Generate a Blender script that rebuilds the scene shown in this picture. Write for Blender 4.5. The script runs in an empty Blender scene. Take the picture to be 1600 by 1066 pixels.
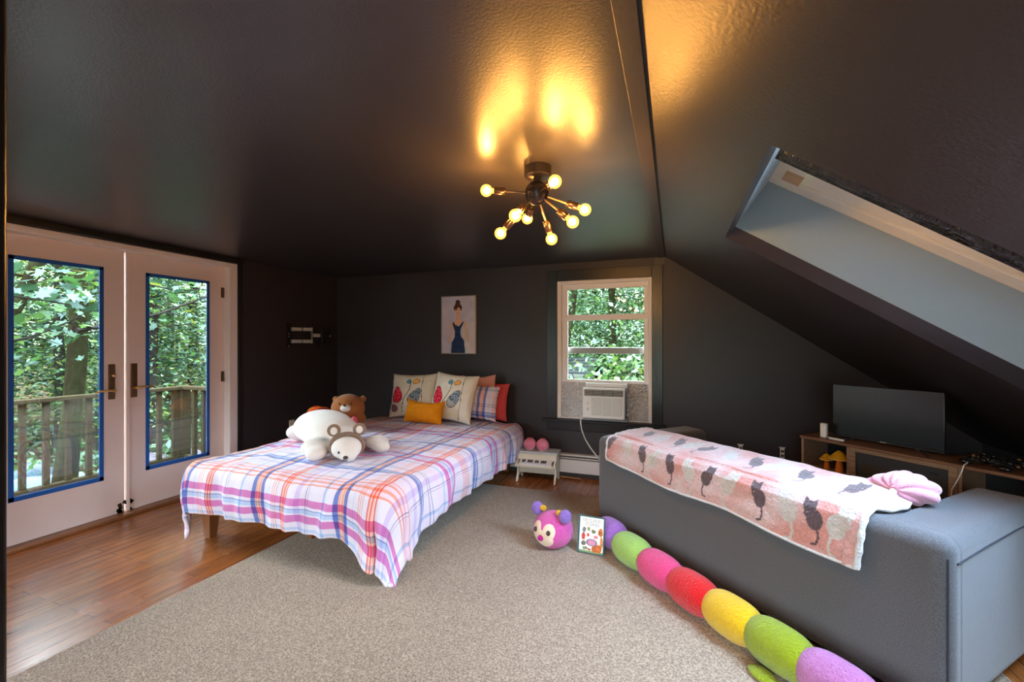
import bpy, bmesh, math, random
import numpy as np
from mathutils import Vector, Matrix, Euler, noise

S = bpy.context.scene
COL = S.collection
PI = math.pi
R = math.radians
random.seed(4)
rng = np.random.default_rng(4)

# ------------------------------------------------------------ camera
cam_d = bpy.data.cameras.new('camera')
cam = bpy.data.objects.new('camera', cam_d)
COL.objects.link(cam)
cam_d.sensor_width = 36
cam_d.lens = 36 * 682 / 1600
cam_d.shift_y = 4.0 / 1600
cam_d.clip_start = 0.02
cam_d.clip_end = 300
cam.location = (0, 0, 1.40)
cam.rotation_euler = (R(90), 0, R(20.36))
S.camera = cam

# ------------------------------------------------------------ exposure and sky
S.view_settings.view_transform = 'Standard'
S.view_settings.look = 'None'
S.view_settings.gamma = 1
S.view_settings.exposure = 1.1
S.view_settings.use_curve_mapping = False
W = bpy.data.worlds.new('sky')
S.world = W
W.use_nodes = True
wn = W.node_tree.nodes
wl = W.node_tree.links
for n in list(wn):
    wn.remove(n)
wo = wn.new('ShaderNodeOutputWorld')
wb = wn.new('ShaderNodeBackground')
wtc = wn.new('ShaderNodeTexCoord')
wsep = wn.new('ShaderNodeSeparateXYZ')
wr = wn.new('ShaderNodeValToRGB')
wl.new(wtc.outputs['Generated'], wsep.inputs[0])
wl.new(wsep.outputs['Z'], wr.inputs[0])
wr.color_ramp.elements[0].position = 0.08
wr.color_ramp.elements[0].color = (0.045, 0.060, 0.052, 1)
_e = wr.color_ramp.elements.new(0.24)
_e.color = (0.52, 0.56, 0.60, 1)
wr.color_ramp.elements[-1].position = 0.6
wr.color_ramp.elements[-1].color = (0.92, 1.08, 1.26, 1)
wl.new(wr.outputs[0], wb.inputs[0])
wb.inputs[1].default_value = 26.0
wl.new(wb.outputs[0], wo.inputs[0])
try:
    S.cycles.use_denoising = True
    S.cycles.max_bounces = 8
    S.cycles.diffuse_bounces = 5
    S.cycles.transparent_max_bounces = 12
    S.cycles.sample_clamp_indirect = 8
    S.cycles.caustics_reflective = False
    S.cycles.caustics_refractive = False
except Exception:
    pass

BULB = 480.0          # strength of the glowing bulbs
D = 4.56             # far wall
XL = -4.13           # left wall
ZC = 2.256           # flat ceiling
XR = -0.077          # where the slope starts
SM = 0.695           # steepness of the slope
XK = 2.30            # knee wall
YB = -2.3            # wall behind the camera


def slope_z(x):
    return ZC - SM * (x - XR)


# daylight portals: they only help the renderer find the openings
def portal(loc, rot, sx, sy):
    l = bpy.data.lights.new('daylight_portal', 'AREA')
    l.shape = 'RECTANGLE'
    l.size, l.size_y = sx, sy
    l.cycles.is_portal = True
    o = bpy.data.objects.new('daylight_portal', l)
    COL.objects.link(o)
    o.location = loc
    o.rotation_euler = rot


portal((-4.33, 2.2, 1.15), (0, R(-90), 0), 2.2, 1.9)
portal((-0.69, 4.80, 1.35), (R(-90), 0, 0), 1.0, 1.5)
portal((0.575, YB - 0.12, 1.2), (R(90), 0, 0), 2.35, 1.9)
portal((-3.5, YB - 0.12, 1.2), (R(90), 0, 0), 1.1, 1.9)
_n = Vector((SM, 0, 1)).normalized()
portal(Vector((0.95, 2.1, slope_z(0.95))) + _n * 0.40, _n.to_track_quat('Z', 'Y').to_euler(), 1.75, 1.35)


# ------------------------------------------------------------ materials
def mat(name, col, rough=0.6, spec=0.5, metal=0.0, bump=0.0, bscale=40, var=0.0, vscale=6,
        emit=None, estr=0.0, sheen=0.0, coat=0.0, bdetail=4, attr=None, trans=0.0, stretch=None, col2=None,
        alpha=1.0, bdist=0.01):
    m = bpy.data.materials.new(name)
    m.use_nodes = True
    nt = m.node_tree
    b = nt.nodes['Principled BSDF']
    b.inputs['Base Color'].default_value = (*col, 1)
    b.inputs['Roughness'].default_value = rough
    b.inputs['Specular IOR Level'].default_value = spec
    b.inputs['Metallic'].default_value = metal
    b.inputs['Sheen Weight'].default_value = sheen
    b.inputs['Sheen Roughness'].default_value = 0.5
    b.inputs['Coat Weight'].default_value = coat
    b.inputs['Transmission Weight'].default_value = trans
    if emit:
        b.inputs['Emission Color'].default_value = (*emit, 1)
        b.inputs['Emission Strength'].default_value = estr
    tc = nt.nodes.new('ShaderNodeTexCoord')
    mp = nt.nodes.new('ShaderNodeMapping')
    nt.links.new(tc.outputs['Object'], mp.inputs[0])
    if stretch:
        mp.inputs['Scale'].default_value = stretch
    src = None
    if attr:
        a = nt.nodes.new('ShaderNodeAttribute')
        a.attribute_name = attr
        src = a.outputs['Color']
        nt.links.new(src, b.inputs['Base Color'])
    if var > 0 or col2:
        nz = nt.nodes.new('ShaderNodeTexNoise')
        nz.inputs['Scale'].default_value = vscale
        nz.inputs['Detail'].default_value = 6
        nt.links.new(mp.outputs[0], nz.inputs['Vector'])
        mx = nt.nodes.new('ShaderNodeMix')
        mx.data_type = 'RGBA'
        if col2:
            rp = nt.nodes.new('ShaderNodeValToRGB')
            rp.color_ramp.elements[0].position = 0.38
            rp.color_ramp.elements[1].position = 0.62
            nt.links.new(nz.outputs['Fac'], rp.inputs[0])
            nt.links.new(rp.outputs[0], mx.inputs['Factor'])
            mx.inputs['A'].default_value = (*col, 1)
            mx.inputs['B'].default_value = (*col2, 1)
            if src:
                nt.links.new(src, mx.inputs['A'])
        else:
            nt.links.new(nz.outputs['Fac'], mx.inputs['Factor'])
            if src:
                mx.blend_type = 'MULTIPLY'
                nt.links.new(src, mx.inputs['A'])
                mx.inputs['B'].default_value = (1 - var, 1 - var, 1 - var, 1)
            else:
                mx.inputs['A'].default_value = (*[min(1, c * (1 + var)) for c in col], 1)
                mx.inputs['B'].default_value = (*[c * (1 - var) for c in col], 1)
        nt.links.new(mx.outputs['Result'], b.inputs['Base Color'])
    if bump > 0:
        nb = nt.nodes.new('ShaderNodeTexNoise')
        nb.inputs['Scale'].default_value = bscale
        nb.inputs['Detail'].default_value = bdetail
        nt.links.new(mp.outputs[0], nb.inputs['Vector'])
        bp = nt.nodes.new('ShaderNodeBump')
        bp.inputs['Strength'].default_value = bump
        bp.inputs['Distance'].default_value = bdist
        nt.links.new(nb.outputs['Fac'], bp.inputs['Height'])
        nt.links.new(bp.outputs[0], b.inputs['Normal'])
    return m


def srgb(r, g, b):
    def f(c):
        c /= 255
        return c / 12.92 if c <= 0.04045 else ((c + 0.055) / 1.055) ** 2.4
    return (f(r), f(g), f(b))


M = {}
M['wall'] = mat('black_wall_paint', (0.034, 0.0275, 0.0305), 0.42, 0.4, bump=0.06, bscale=140)
M['ceiling'] = mat('black_ceiling_paint', (0.030, 0.0265, 0.0285), 0.33, 0.6, bump=0.10, bscale=110)
M['slope'] = mat('black_slope_paint', (0.028, 0.0245, 0.0265), 0.40, 0.5, bump=0.16, bscale=90)
M['well'] = mat('daylit_well_tone', (0.29, 0.385, 0.44), 0.42, 0.5, bump=0.1, bscale=60, stretch=(1, .3, 1))  # well taken as black; skylight daylight is painted in as pale blue
M['trimblack'] = mat('black_gloss_trim', (0.014, 0.012, 0.012), 0.28, 0.5, bump=0.12, bscale=60, stretch=(1, 1, 0.2))
M['beam'] = mat('brown_black_trim', (0.050, 0.040, 0.034), 0.40, 0.5, bump=0.1, bscale=60)
M['doorwhite'] = mat('aged_white_door_paint', (0.74, 0.60, 0.54), 0.45, 0.4, var=0.06, vscale=5, bump=0.04, bscale=30)
M['casing'] = mat('white_casing_paint', (0.80, 0.70, 0.66), 0.4, 0.4)
M['vinyl'] = mat('white_vinyl', (0.86, 0.83, 0.82), 0.35, 0.4)
M['greyframe'] = mat('grey_aluminium', (0.42, 0.42, 0.38), 0.4, 0.5)
M['tape'] = mat('blue_masking_tape', (0.010, 0.10, 0.38), 0.6, 0.3)
M['bronze'] = mat('dark_bronze', (0.12, 0.065, 0.03), 0.4, 0.5, metal=0.8, var=0.3, vscale=60)
M['brass'] = mat('worn_brass', (0.75, 0.48, 0.16), 0.28, 0.5, metal=1)
M['steel'] = mat('dull_grey_steel', (0.30, 0.28, 0.27), 0.55, 0.4, metal=.3)
M['blackmetal'] = mat('black_metal', (0.03, 0.028, 0.028), 0.35, 0.5, metal=0.6)
M['blackplastic'] = mat('black_plastic', (0.012, 0.012, 0.013), 0.4, 0.5)
M['glossblack'] = mat('gloss_black_plastic', (0.008, 0.008, 0.010), 0.12, 0.5)
M['screen'] = mat('dark_screen', (0.010, 0.013, 0.018), 0.25, 0.9, bump=0.0)
M['white'] = mat('white_plastic', (0.80, 0.80, 0.80), 0.4, 0.4)
M['heater'] = mat('white_enamel', (0.72, 0.72, 0.72), 0.35, 0.4)
M['darkslot'] = mat('dark_slot', (0.05, 0.05, 0.05), 0.6, 0.3)
M['sofa'] = mat('heather_grey_blue_fabric', (0.112, 0.110, 0.114), 0.9, 0.2, bump=0.35, bscale=420, sheen=0.25,
                col2=(0.062, 0.062, 0.068), vscale=260)
M['mattress'] = mat('coral_sheet', srgb(205, 92, 98), 0.85, 0.2, var=0.08)
M['coral'] = mat('coral_pillow_cotton', srgb(224, 88, 96), 0.85, 0.2, var=0.06, bump=0.15, bscale=14)
M['salmon'] = mat('pale_salmon_cotton', srgb(214, 150, 138), 0.85, 0.2, var=0.06, bump=0.15, bscale=14)
M['mustard'] = mat('mustard_linen', srgb(214, 132, 10), 0.85, 0.2, var=0.08, vscale=20, bump=0.12, bscale=40)
M['bedwood'] = mat('reddish_bed_wood', (0.20, 0.075, 0.025), 0.35, 0.5, var=0.35, vscale=12, stretch=(1, 1, 0.15))
M['plushwhite'] = mat('cream_white_plush', (0.80, 0.76, 0.69), 0.95, 0.1, bump=0.5, bscale=120, sheen=0.4, var=0.05, vscale=8)
M['plushbrown'] = mat('taupe_plush', (0.25, 0.17, 0.12), 0.95, 0.1, bump=0.5, bscale=160, sheen=0.3)
M['bearbrown'] = mat('chestnut_plush', (0.33, 0.115, 0.028), 0.95, 0.1, bump=0.6, bscale=90, sheen=0.25, var=0.2, vscale=18)
M['eye'] = mat('black_bead', (0.01, 0.008, 0.006), 0.12, 0.6)
M['nose'] = mat('dark_brown_nose', (0.035, 0.015, 0.010), 0.4, 0.5)
M['pinkheart'] = mat('pink_velvet', srgb(230, 110, 130), 0.8, 0.2)
M['redprint'] = mat('red_orange_print', srgb(214, 40, 20), 0.7, 0.2, col2=srgb(238, 120, 40), vscale=16)
M['redprint2'] = mat('dark_red_print', srgb(170, 22, 22), 0.7, 0.2, col2=srgb(90, 20, 18), vscale=24)
M['pianocream'] = mat('distressed_cream_paint', (0.80, 0.74, 0.60), 0.5, 0.3, var=0.10, vscale=18)
M['pianotop'] = mat('pale_blue_grey_top', (0.58, 0.64, 0.66), 0.45, 0.4, var=0.10, vscale=14)
M['slipper'] = mat('pink_slipper_plush', srgb(238, 140, 170), 0.95, 0.1, bump=0.5, bscale=90, sheen=0.4, var=0.1, vscale=20)
M['foil'] = mat('silver_bubble_foil', (0.62, 0.60, 0.60), 0.30, 0.6, metal=0.85, bump=0.9, bscale=70, bdetail=1, bdist=0.02)
M['cream'] = mat('cream_plush', (0.72, 0.56, 0.40), 0.9, 0.1, sheen=0.3, bump=0.2, bscale=120)
for nm, c in {'cpink': (236, 96, 178), 'clilac': (176, 116, 202), 'cgreen': (168, 206, 96), 'chot': (238, 70, 128),
              'cred': (226, 8, 14), 'cyellow': (238, 190, 0), 'colive': (150, 166, 6), 'cmauve': (196, 120, 176),
              'cear': (158, 122, 208), 'cgold': (246, 190, 20), 'cmag': (204, 20, 140)}.items():
    M[nm] = mat('plush_' + nm, tuple(k * .74 for k in srgb(*c)), 0.95, 0.1, bump=1.0, bscale=110, sheen=0.25, var=0.16, vscale=60, bdist=.016)
M['pinkball'] = mat('pale_pink_fleece', srgb(206, 146, 166), 0.95, 0.1, bump=0.5, bscale=120, sheen=0.5, var=0.08, vscale=20)
M['blanketback'] = mat('white_sherpa', (0.56, 0.56, 0.56), 0.95, 0.1, bump=0.8, bscale=100, sheen=0.5)
M['consolewood'] = mat('rustic_grey_oak', (0.30, 0.19, 0.115), 0.55, 0.35, col2=(0.20, 0.125, 0.078), vscale=9, stretch=(0.6, 6, 12), bump=0.15, bscale=60)
M['consoletop'] = mat('rustic_brown_top', (0.22, 0.105, 0.055), 0.42, 0.4, col2=(0.14, 0.068, 0.038), vscale=9, stretch=(0.6, 10, 10), bump=0.1, bscale=60)
M['firebox'] = mat('charcoal_metal', (0.03, 0.03, 0.032), 0.45, 0.4)
M['fireglass'] = mat('smoky_glass', (0.055, 0.048, 0.040), 0.12, 0.5)
M['mushorange'] = mat('orange_felt', srgb(214, 120, 50), 0.9, 0.1, bump=0.2, bscale=80)
M['mushgold'] = mat('mustard_cap', srgb(190, 140, 20), 0.7, 0.2, var=0.2, vscale=40, bump=0.3, bscale=60)
M['cream_edge'] = mat('pale_gold_rim', srgb(228, 190, 110), 0.7, 0.2)
M['cordwhite'] = mat('white_cord', (0.78, 0.77, 0.74), 0.45, 0.4)
M['copper'] = mat('copper_pipe', (0.65, 0.36, 0.18), 0.35, 0.5, metal=0.9)
M['canvasedge'] = mat('champagne_frame', (0.40, 0.34, 0.26), 0.4, 0.5, metal=0.4)
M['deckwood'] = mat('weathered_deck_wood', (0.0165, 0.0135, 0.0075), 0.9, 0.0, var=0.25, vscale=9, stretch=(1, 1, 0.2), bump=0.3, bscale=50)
M['deckboards'] = mat('pale_bounce_boards', (0.20, 0.19, 0.17), 0.8, 0.1, var=0.2, vscale=9)  # boards out of view, kept pale to bounce daylight onto the ceiling
M['bark'] = mat('mossy_bark', (0.0075, 0.006, 0.0035), 0.95, 0.0, col2=(0.011, 0.013, 0.005), vscale=5, bump=0.9, bscale=16, stretch=(1, 1, 0.35), bdist=0.05)
M['barkgrey'] = mat('grey_bark', (0.010, 0.009, 0.0075), 0.95, 0.0, var=0.35, vscale=9, bump=0.8, bscale=18, stretch=(1, 1, 0.3), bdist=0.04)
M['litter'] = mat('leaf_litter', (0.024, 0.016, 0.010), 0.95, 0.0, col2=(0.010, 0.014, 0.005), vscale=1.3, bump=0.8, bscale=12, bdist=0.05)
M['tarp'] = mat('pale_blue_tarp', (0.036, 0.044, 0.050), 0.7, 0.05, col2=(0.012, 0.024, 0.030), vscale=2.5)
M['tarp2'] = mat('lilac_white_tarp', (0.036, 0.032, 0.040), 0.7, 0.05)
M['shingle'] = mat('grey_shingle', (0.014, 0.016, 0.015), 0.9, 0.0, var=0.25, vscale=14)
M['shedwall'] = mat('weathered_siding', (0.04, 0.04, 0.034), 0.9, 0.2, var=0.2)
M['whitewood'] = mat('skylight_frame_paint', (0.74, 0.70, 0.58), 0.5, 0.3, var=0.08)
M['rawwood'] = mat('raw_pine', (0.52, 0.36, 0.20), 0.6, 0.3, var=0.15, vscale=20)
M['shade'] = mat('wrinkled_black_plastic', (0.010, 0.010, 0.013), 0.18, 0.6, bump=0.9, bscale=26, stretch=(3, 0.6, 1), bdist=0.02)
M['patchpaint'] = mat('white_scuff', (0.6, 0.6, 0.62), 0.6, 0.3)
M['painting'] = mat('acrylic_painting', (1, 1, 1), 0.5, 0.3, attr='Col', bump=0.2, bscale=70)
M['pillowprint'] = mat('embroidered_cream_cotton', (1, 1, 1), 0.85, 0.2, attr='Col', bump=0.15, bscale=12)
M['bookcover'] = mat('printed_book_cover', (1, 1, 1), 0.3, 0.4, attr='Col')
M['blanket'] = mat('pink_cat_print_fleece', (1, 1, 1), 0.95, 0.1, attr='Col', var=.5, vscale=60, bump=0.9, bscale=95, sheen=0.5)
M['bookteal'] = mat('dark_teal_board', (0.03, 0.09, 0.10), 0.4, 0.4)
M['paper'] = mat('cream_paper', (0.72, 0.66, 0.50), 0.8, 0.2)
M['ink'] = mat('blue_grey_ink', (0.20, 0.22, 0.28), 0.6, 0.3)
M['label'] = mat('pale_tag', (0.72, 0.72, 0.70), 0.6, 0.3)
M['consolelight'] = mat('pale_grey_shell', (0.45, 0.45, 0.47), 0.4, 0.4)
M['filament'] = mat('glowing_filament', (1, 0.8, 0.5), 0.3, 0.5, emit=(1.0, 0.44, 0.09), estr=BULB)


def bulb_glass():
    m = bpy.data.materials.new('amber_lit_glass')
    m.use_nodes = True
    nt = m.node_tree
    for n in list(nt.nodes):
        nt.nodes.remove(n)
    o = nt.nodes.new('ShaderNodeOutputMaterial')
    t = nt.nodes.new('ShaderNodeBsdfTransparent')
    e = nt.nodes.new('ShaderNodeEmission')
    e.inputs[0].default_value = (1.0, 0.42, 0.06, 1)
    e.inputs[1].default_value = 3.0
    mx = nt.nodes.new('ShaderNodeMixShader')
    mx.inputs[0].default_value = .30
    nt.links.new(t.outputs[0], mx.inputs[1])
    nt.links.new(e.outputs[0], mx.inputs[2])
    nt.links.new(mx.outputs[0], o.inputs[0])
    return m


M['bulb'] = bulb_glass()
M['socket'] = mat('dark_copper_socket', (0.12, 0.07, 0.05), 0.25, 0.5, metal=0.9)
M['fixture'] = mat('oil_rubbed_bronze', (0.055, 0.045, 0.045), 0.3, 0.5, metal=0.7)


def glass_mat(name='clear_pane', tint=(0.97, 0.99, 0.98, 1)):
    m = bpy.data.materials.new(name)
    m.use_nodes = True
    nt = m.node_tree
    for n in list(nt.nodes):
        nt.nodes.remove(n)
    o = nt.nodes.new('ShaderNodeOutputMaterial')
    t = nt.nodes.new('ShaderNodeBsdfTransparent')
    t.inputs[0].default_value = tint
    g = nt.nodes.new('ShaderNodeBsdfGlossy')
    g.inputs['Roughness'].default_value = 0.01
    f = nt.nodes.new('ShaderNodeFresnel')
    f.inputs[0].default_value = 1.5
    mx = nt.nodes.new('ShaderNodeMixShader')
    nt.links.new(f.outputs[0], mx.inputs[0])
    nt.links.new(t.outputs[0], mx.inputs[1])
    nt.links.new(g.outputs[0], mx.inputs[2])
    nt.links.new(mx.outputs[0], o.inputs[0])
    return m


M['glass'] = glass_mat()
M['skyglass'] = glass_mat('tinted_skylight_pane', (0.74, 0.82, 0.90, 1))  # tint added to dim the daylight coming through the skylight


def leaf_mat(name):
    m = bpy.data.materials.new(name)
    m.use_nodes = True
    nt = m.node_tree
    for n in list(nt.nodes):
        nt.nodes.remove(n)
    o = nt.nodes.new('ShaderNodeOutputMaterial')
    a = nt.nodes.new('ShaderNodeAttribute')
    a.attribute_name = 'Col'
    d = nt.nodes.new('ShaderNodeBsdfDiffuse')
    t = nt.nodes.new('ShaderNodeBsdfTranslucent')
    g = nt.nodes.new('ShaderNodeBsdfGlossy')
    g.inputs['Roughness'].default_value = 0.45
    g.inputs['Color'].default_value = (0.6, 0.8, 0.8, 1)
    mx = nt.nodes.new('ShaderNodeMixShader')
    mx.inputs[0].default_value = 0.45
    m2 = nt.nodes.new('ShaderNodeMixShader')
    m2.inputs[0].default_value = 0.03
    nt.links.new(a.outputs['Color'], d.inputs[0])
    nt.links.new(a.outputs['Color'], t.inputs[0])
    nt.links.new(d.outputs[0], mx.inputs[1])
    nt.links.new(t.outputs[0], mx.inputs[2])
    nt.links.new(mx.outputs[0], m2.inputs[1])
    nt.links.new(g.outputs[0], m2.inputs[2])
    nt.links.new(m2.outputs[0], o.inputs[0])
    return m


M['leaf'] = leaf_mat('green_leaves')


def floor_mat():
    m = bpy.data.materials.new('red_brown_strip_floor')
    m.use_nodes = True
    nt = m.node_tree
    N = nt.nodes
    L = nt.links
    b = N['Principled BSDF']
    tc = N.new('ShaderNodeTexCoord')
    mp = N.new('ShaderNodeMapping')
    mp.inputs['Rotation'].default_value = (0, 0, R(90))
    L.new(tc.outputs['Object'], mp.inputs[0])
    br = N.new('ShaderNodeTexBrick')
    br.inputs['Scale'].default_value = 1
    br.inputs['Brick Width'].default_value = 0.9
    br.inputs['Row Height'].default_value = 0.075
    br.inputs['Mortar Size'].default_value = 0.0016
    br.inputs['Mortar Smooth'].default_value = 0.3
    br.inputs['Color1'].default_value = (0.38, 0.135, 0.036, 1)
    br.inputs['Color2'].default_value = (0.27, 0.088, 0.024, 1)
    br.inputs['Mortar'].default_value = (0.035, 0.013, 0.006, 1)
    L.new(mp.outputs[0], br.inputs['Vector'])
    mp2 = N.new('ShaderNodeMapping')
    mp2.inputs['Scale'].default_value = (22, 1.6, 1)
    L.new(tc.outputs['Object'], mp2.inputs[0])
    nz = N.new('ShaderNodeTexNoise')
    nz.inputs['Scale'].default_value = 2.5
    nz.inputs['Detail'].default_value = 6
    L.new(mp2.outputs[0], nz.inputs['Vector'])
    mx = N.new('ShaderNodeMix')
    mx.data_type = 'RGBA'
    mx.blend_type = 'MULTIPLY'
    rp = N.new('ShaderNodeValToRGB')
    rp.color_ramp.elements[0].position = 0.3
    rp.color_ramp.elements[0].color = (0.55, 0.5, 0.45, 1)
    rp.color_ramp.elements[1].position = 0.7
    rp.color_ramp.elements[1].color = (1.2, 1.15, 1.05, 1)
    L.new(nz.outputs['Fac'], rp.inputs[0])
    mx.inputs['Factor'].default_value = 1
    L.new(br.outputs['Color'], mx.inputs['A'])
    L.new(rp.outputs[0], mx.inputs['B'])
    L.new(mx.outputs['Result'], b.inputs['Base Color'])
    b.inputs['Roughness'].default_value = 0.22
    b.inputs['Specular IOR Level'].default_value = 0.5
    # wear changes the gloss
    nz2 = N.new('ShaderNodeTexNoise')
    nz2.inputs['Scale'].default_value = 3
    nz2.inputs['Detail'].default_value = 5
    mr = N.new('ShaderNodeMapRange')
    mr.inputs['To Min'].default_value = 0.14
    mr.inputs['To Max'].default_value = 0.34
    L.new(tc.outputs['Object'], nz2.inputs['Vector'])
    L.new(nz2.outputs['Fac'], mr.inputs[0])
    L.new(mr.outputs[0], b.inputs['Roughness'])
    bp = N.new('ShaderNodeBump')
    bp.inputs['Strength'].default_value = 0.25
    bp.inputs['Distance'].default_value = 0.004
    ad = N.new('ShaderNodeMath')
    ad.operation = 'SUBTRACT'
    L.new(nz.outputs['Fac'], ad.inputs[0])
    L.new(br.outputs['Fac'], ad.inputs[1])
    L.new(ad.outputs[0], bp.inputs['Height'])
    L.new(bp.outputs[0], b.inputs['Normal'])
    return m


M['floor'] = floor_mat()


def carpet_mat():
    m = bpy.data.materials.new('speckled_beige_carpet')
    m.use_nodes = True
    nt = m.node_tree
    N = nt.nodes
    L = nt.links
    b = N['Principled BSDF']
    b.inputs['Roughness'].default_value = 0.98
    b.inputs['Specular IOR Level'].default_value = 0.05
    b.inputs['Sheen Weight'].default_value = 0.15
    tc = N.new('ShaderNodeTexCoord')
    v = N.new('ShaderNodeTexNoise')
    v.inputs['Scale'].default_value = 115
    v.inputs['Detail'].default_value = 3
    v.inputs['Roughness'].default_value = 0.7
    L.new(tc.outputs['Object'], v.inputs['Vector'])
    rp = N.new('ShaderNodeValToRGB')
    e = rp.color_ramp.elements
    e[0].position = 0.36
    e[0].color = (0.215, 0.158, 0.110, 1)
    e[1].position = 0.66
    e[1].color = (0.58, 0.455, 0.33, 1)
    k = e.new(0.5)
    k.color = (0.365, 0.278, 0.195, 1)
    L.new(v.outputs['Fac'], rp.inputs[0])
    n2 = N.new('ShaderNodeTexNoise')
    n2.inputs['Scale'].default_value = 1.6
    n2.inputs['Detail'].default_value = 3
    L.new(tc.outputs['Object'], n2.inputs['Vector'])
    r2 = N.new('ShaderNodeMapRange')
    r2.inputs['To Min'].default_value = 0.86
    r2.inputs['To Max'].default_value = 1.08
    L.new(n2.outputs['Fac'], r2.inputs[0])
    mx = N.new('ShaderNodeMix')
    mx.data_type = 'RGBA'
    mx.blend_type = 'MULTIPLY'
    mx.inputs['Factor'].default_value = 1
    L.new(rp.outputs[0], mx.inputs['A'])
    L.new(r2.outputs[0], mx.inputs['B'])
    L.new(mx.outputs['Result'], b.inputs['Base Color'])
    bp = N.new('ShaderNodeBump')
    bp.inputs['Strength'].default_value = 0.9
    bp.inputs['Distance'].default_value = 0.012
    L.new(v.outputs['Fac'], bp.inputs['Height'])
    L.new(bp.outputs[0], b.inputs['Normal'])
    return m


M['carpet'] = carpet_mat()


def plaid_mat():
    """woven plaid from the cloth's own UV, in metres"""
    m = bpy.data.materials.new('plaid_cotton')
    m.use_nodes = True
    nt = m.node_tree
    N = nt.nodes
    L = nt.links
    b = N['Principled BSDF']
    b.inputs['Roughness'].default_value = 0.85
    b.inputs['Specular IOR Level'].default_value = 0.15
    b.inputs['Sheen Weight'].default_value = 0.2
    uv = N.new('ShaderNodeUVMap')
    sp = N.new('ShaderNodeSeparateXYZ')
    L.new(uv.outputs[0], sp.inputs[0])
    white = (0.82, 0.78, 0.85)
    blue = (0.13, 0.19, 0.50)
    sky = (0.42, 0.58, 0.82)
    orange = (0.86, 0.30, 0.18)
    peach = (0.90, 0.55, 0.42)
    mag = (0.64, 0.11, 0.40)
    lil = (0.66, 0.56, 0.78)
    grey = (0.26, 0.26, 0.42)
    pink = (0.88, 0.70, 0.80)
    red = (0.82, 0.16, 0.13)
    U = [(0, blue), (.040, peach), (.050, orange), (.058, peach), (.078, orange), (.086, peach), (.100, blue), (.140, white), (.20, sky), (.205, white),
         (.255, orange), (.264, white), (.280, orange), (.289, white), (.305, orange), (.314, white), (.37, red), (.385, peach),
         (.40, red), (.415, peach), (.43, red), (.445, white), (.55, lil), (.60, white),
         (.655, grey), (.661, white), (.680, grey), (.686, white), (.860, grey), (.866, sky), (.89, white)]
    V = [(0, mag), (.055, white), (.072, sky), (.105, blue), (.111, white), (.135, mag), (.19, white), (.30, orange), (.312, pink),
         (.332, orange), (.344, pink), (.364, orange), (.376, pink), (.396, orange), (.408, white), (.50, lil), (.53, white), (.58, blue),
         (.62, sky), (.635, blue), (.65, white), (.72, grey), (.727, white), (.75, grey), (.757, white), (.84, pink), (.875, white), (.93, sky), (.955, white)]

    def ramp(stops, out, period, off):
        a = N.new('ShaderNodeMath')
        a.operation = 'MULTIPLY_ADD'
        a.inputs[1].default_value = 1 / period
        a.inputs[2].default_value = off
        L.new(out, a.inputs[0])
        f = N.new('ShaderNodeMath')
        f.operation = 'FRACT'
        L.new(a.outputs[0], f.inputs[0])
        r = N.new('ShaderNodeValToRGB')
        r.color_ramp.interpolation = 'CONSTANT'
        e = r.color_ramp.elements
        while len(e) > 1:
            e.remove(e[-1])
        e[0].position = 0
        e[0].color = (*stops[0][1], 1)
        for p, c in stops[1:]:
            k = e.new(p)
            k.color = (*c, 1)
        L.new(f.outputs[0], r.inputs[0])
        return r
    ru = ramp(U, sp.outputs['X'], 0.67, 0.09)
    rv = ramp(V, sp.outputs['Y'], 0.80, 0.385)
    mx = N.new('ShaderNodeMix')
    mx.data_type = 'RGBA'
    mx.blend_type = 'MULTIPLY'
    mx.inputs['Factor'].default_value = 0.92
    L.new(ru.outputs[0], mx.inputs['A'])
    L.new(rv.outputs[0], mx.inputs['B'])
    gm = N.new('ShaderNodeGamma')
    gm.inputs[1].default_value = 0.82
    L.new(mx.outputs['Result'], gm.inputs[0])
    L.new(gm.outputs[0], b.inputs['Base Color'])
    nb = N.new('ShaderNodeTexNoise')
    nb.inputs['Scale'].default_value = 9
    nb.inputs['Detail'].default_value = 4
    tc = N.new('ShaderNodeTexCoord')
    L.new(tc.outputs['Object'], nb.inputs['Vector'])
    bp = N.new('ShaderNodeBump')
    bp.inputs['Strength'].default_value = 0.5
    bp.inputs['Distance'].default_value = 0.03
    L.new(nb.outputs['Fac'], bp.inputs['Height'])
    L.new(bp.outputs[0], b.inputs['Normal'])
    return m


M['plaid'] = plaid_mat()


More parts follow.
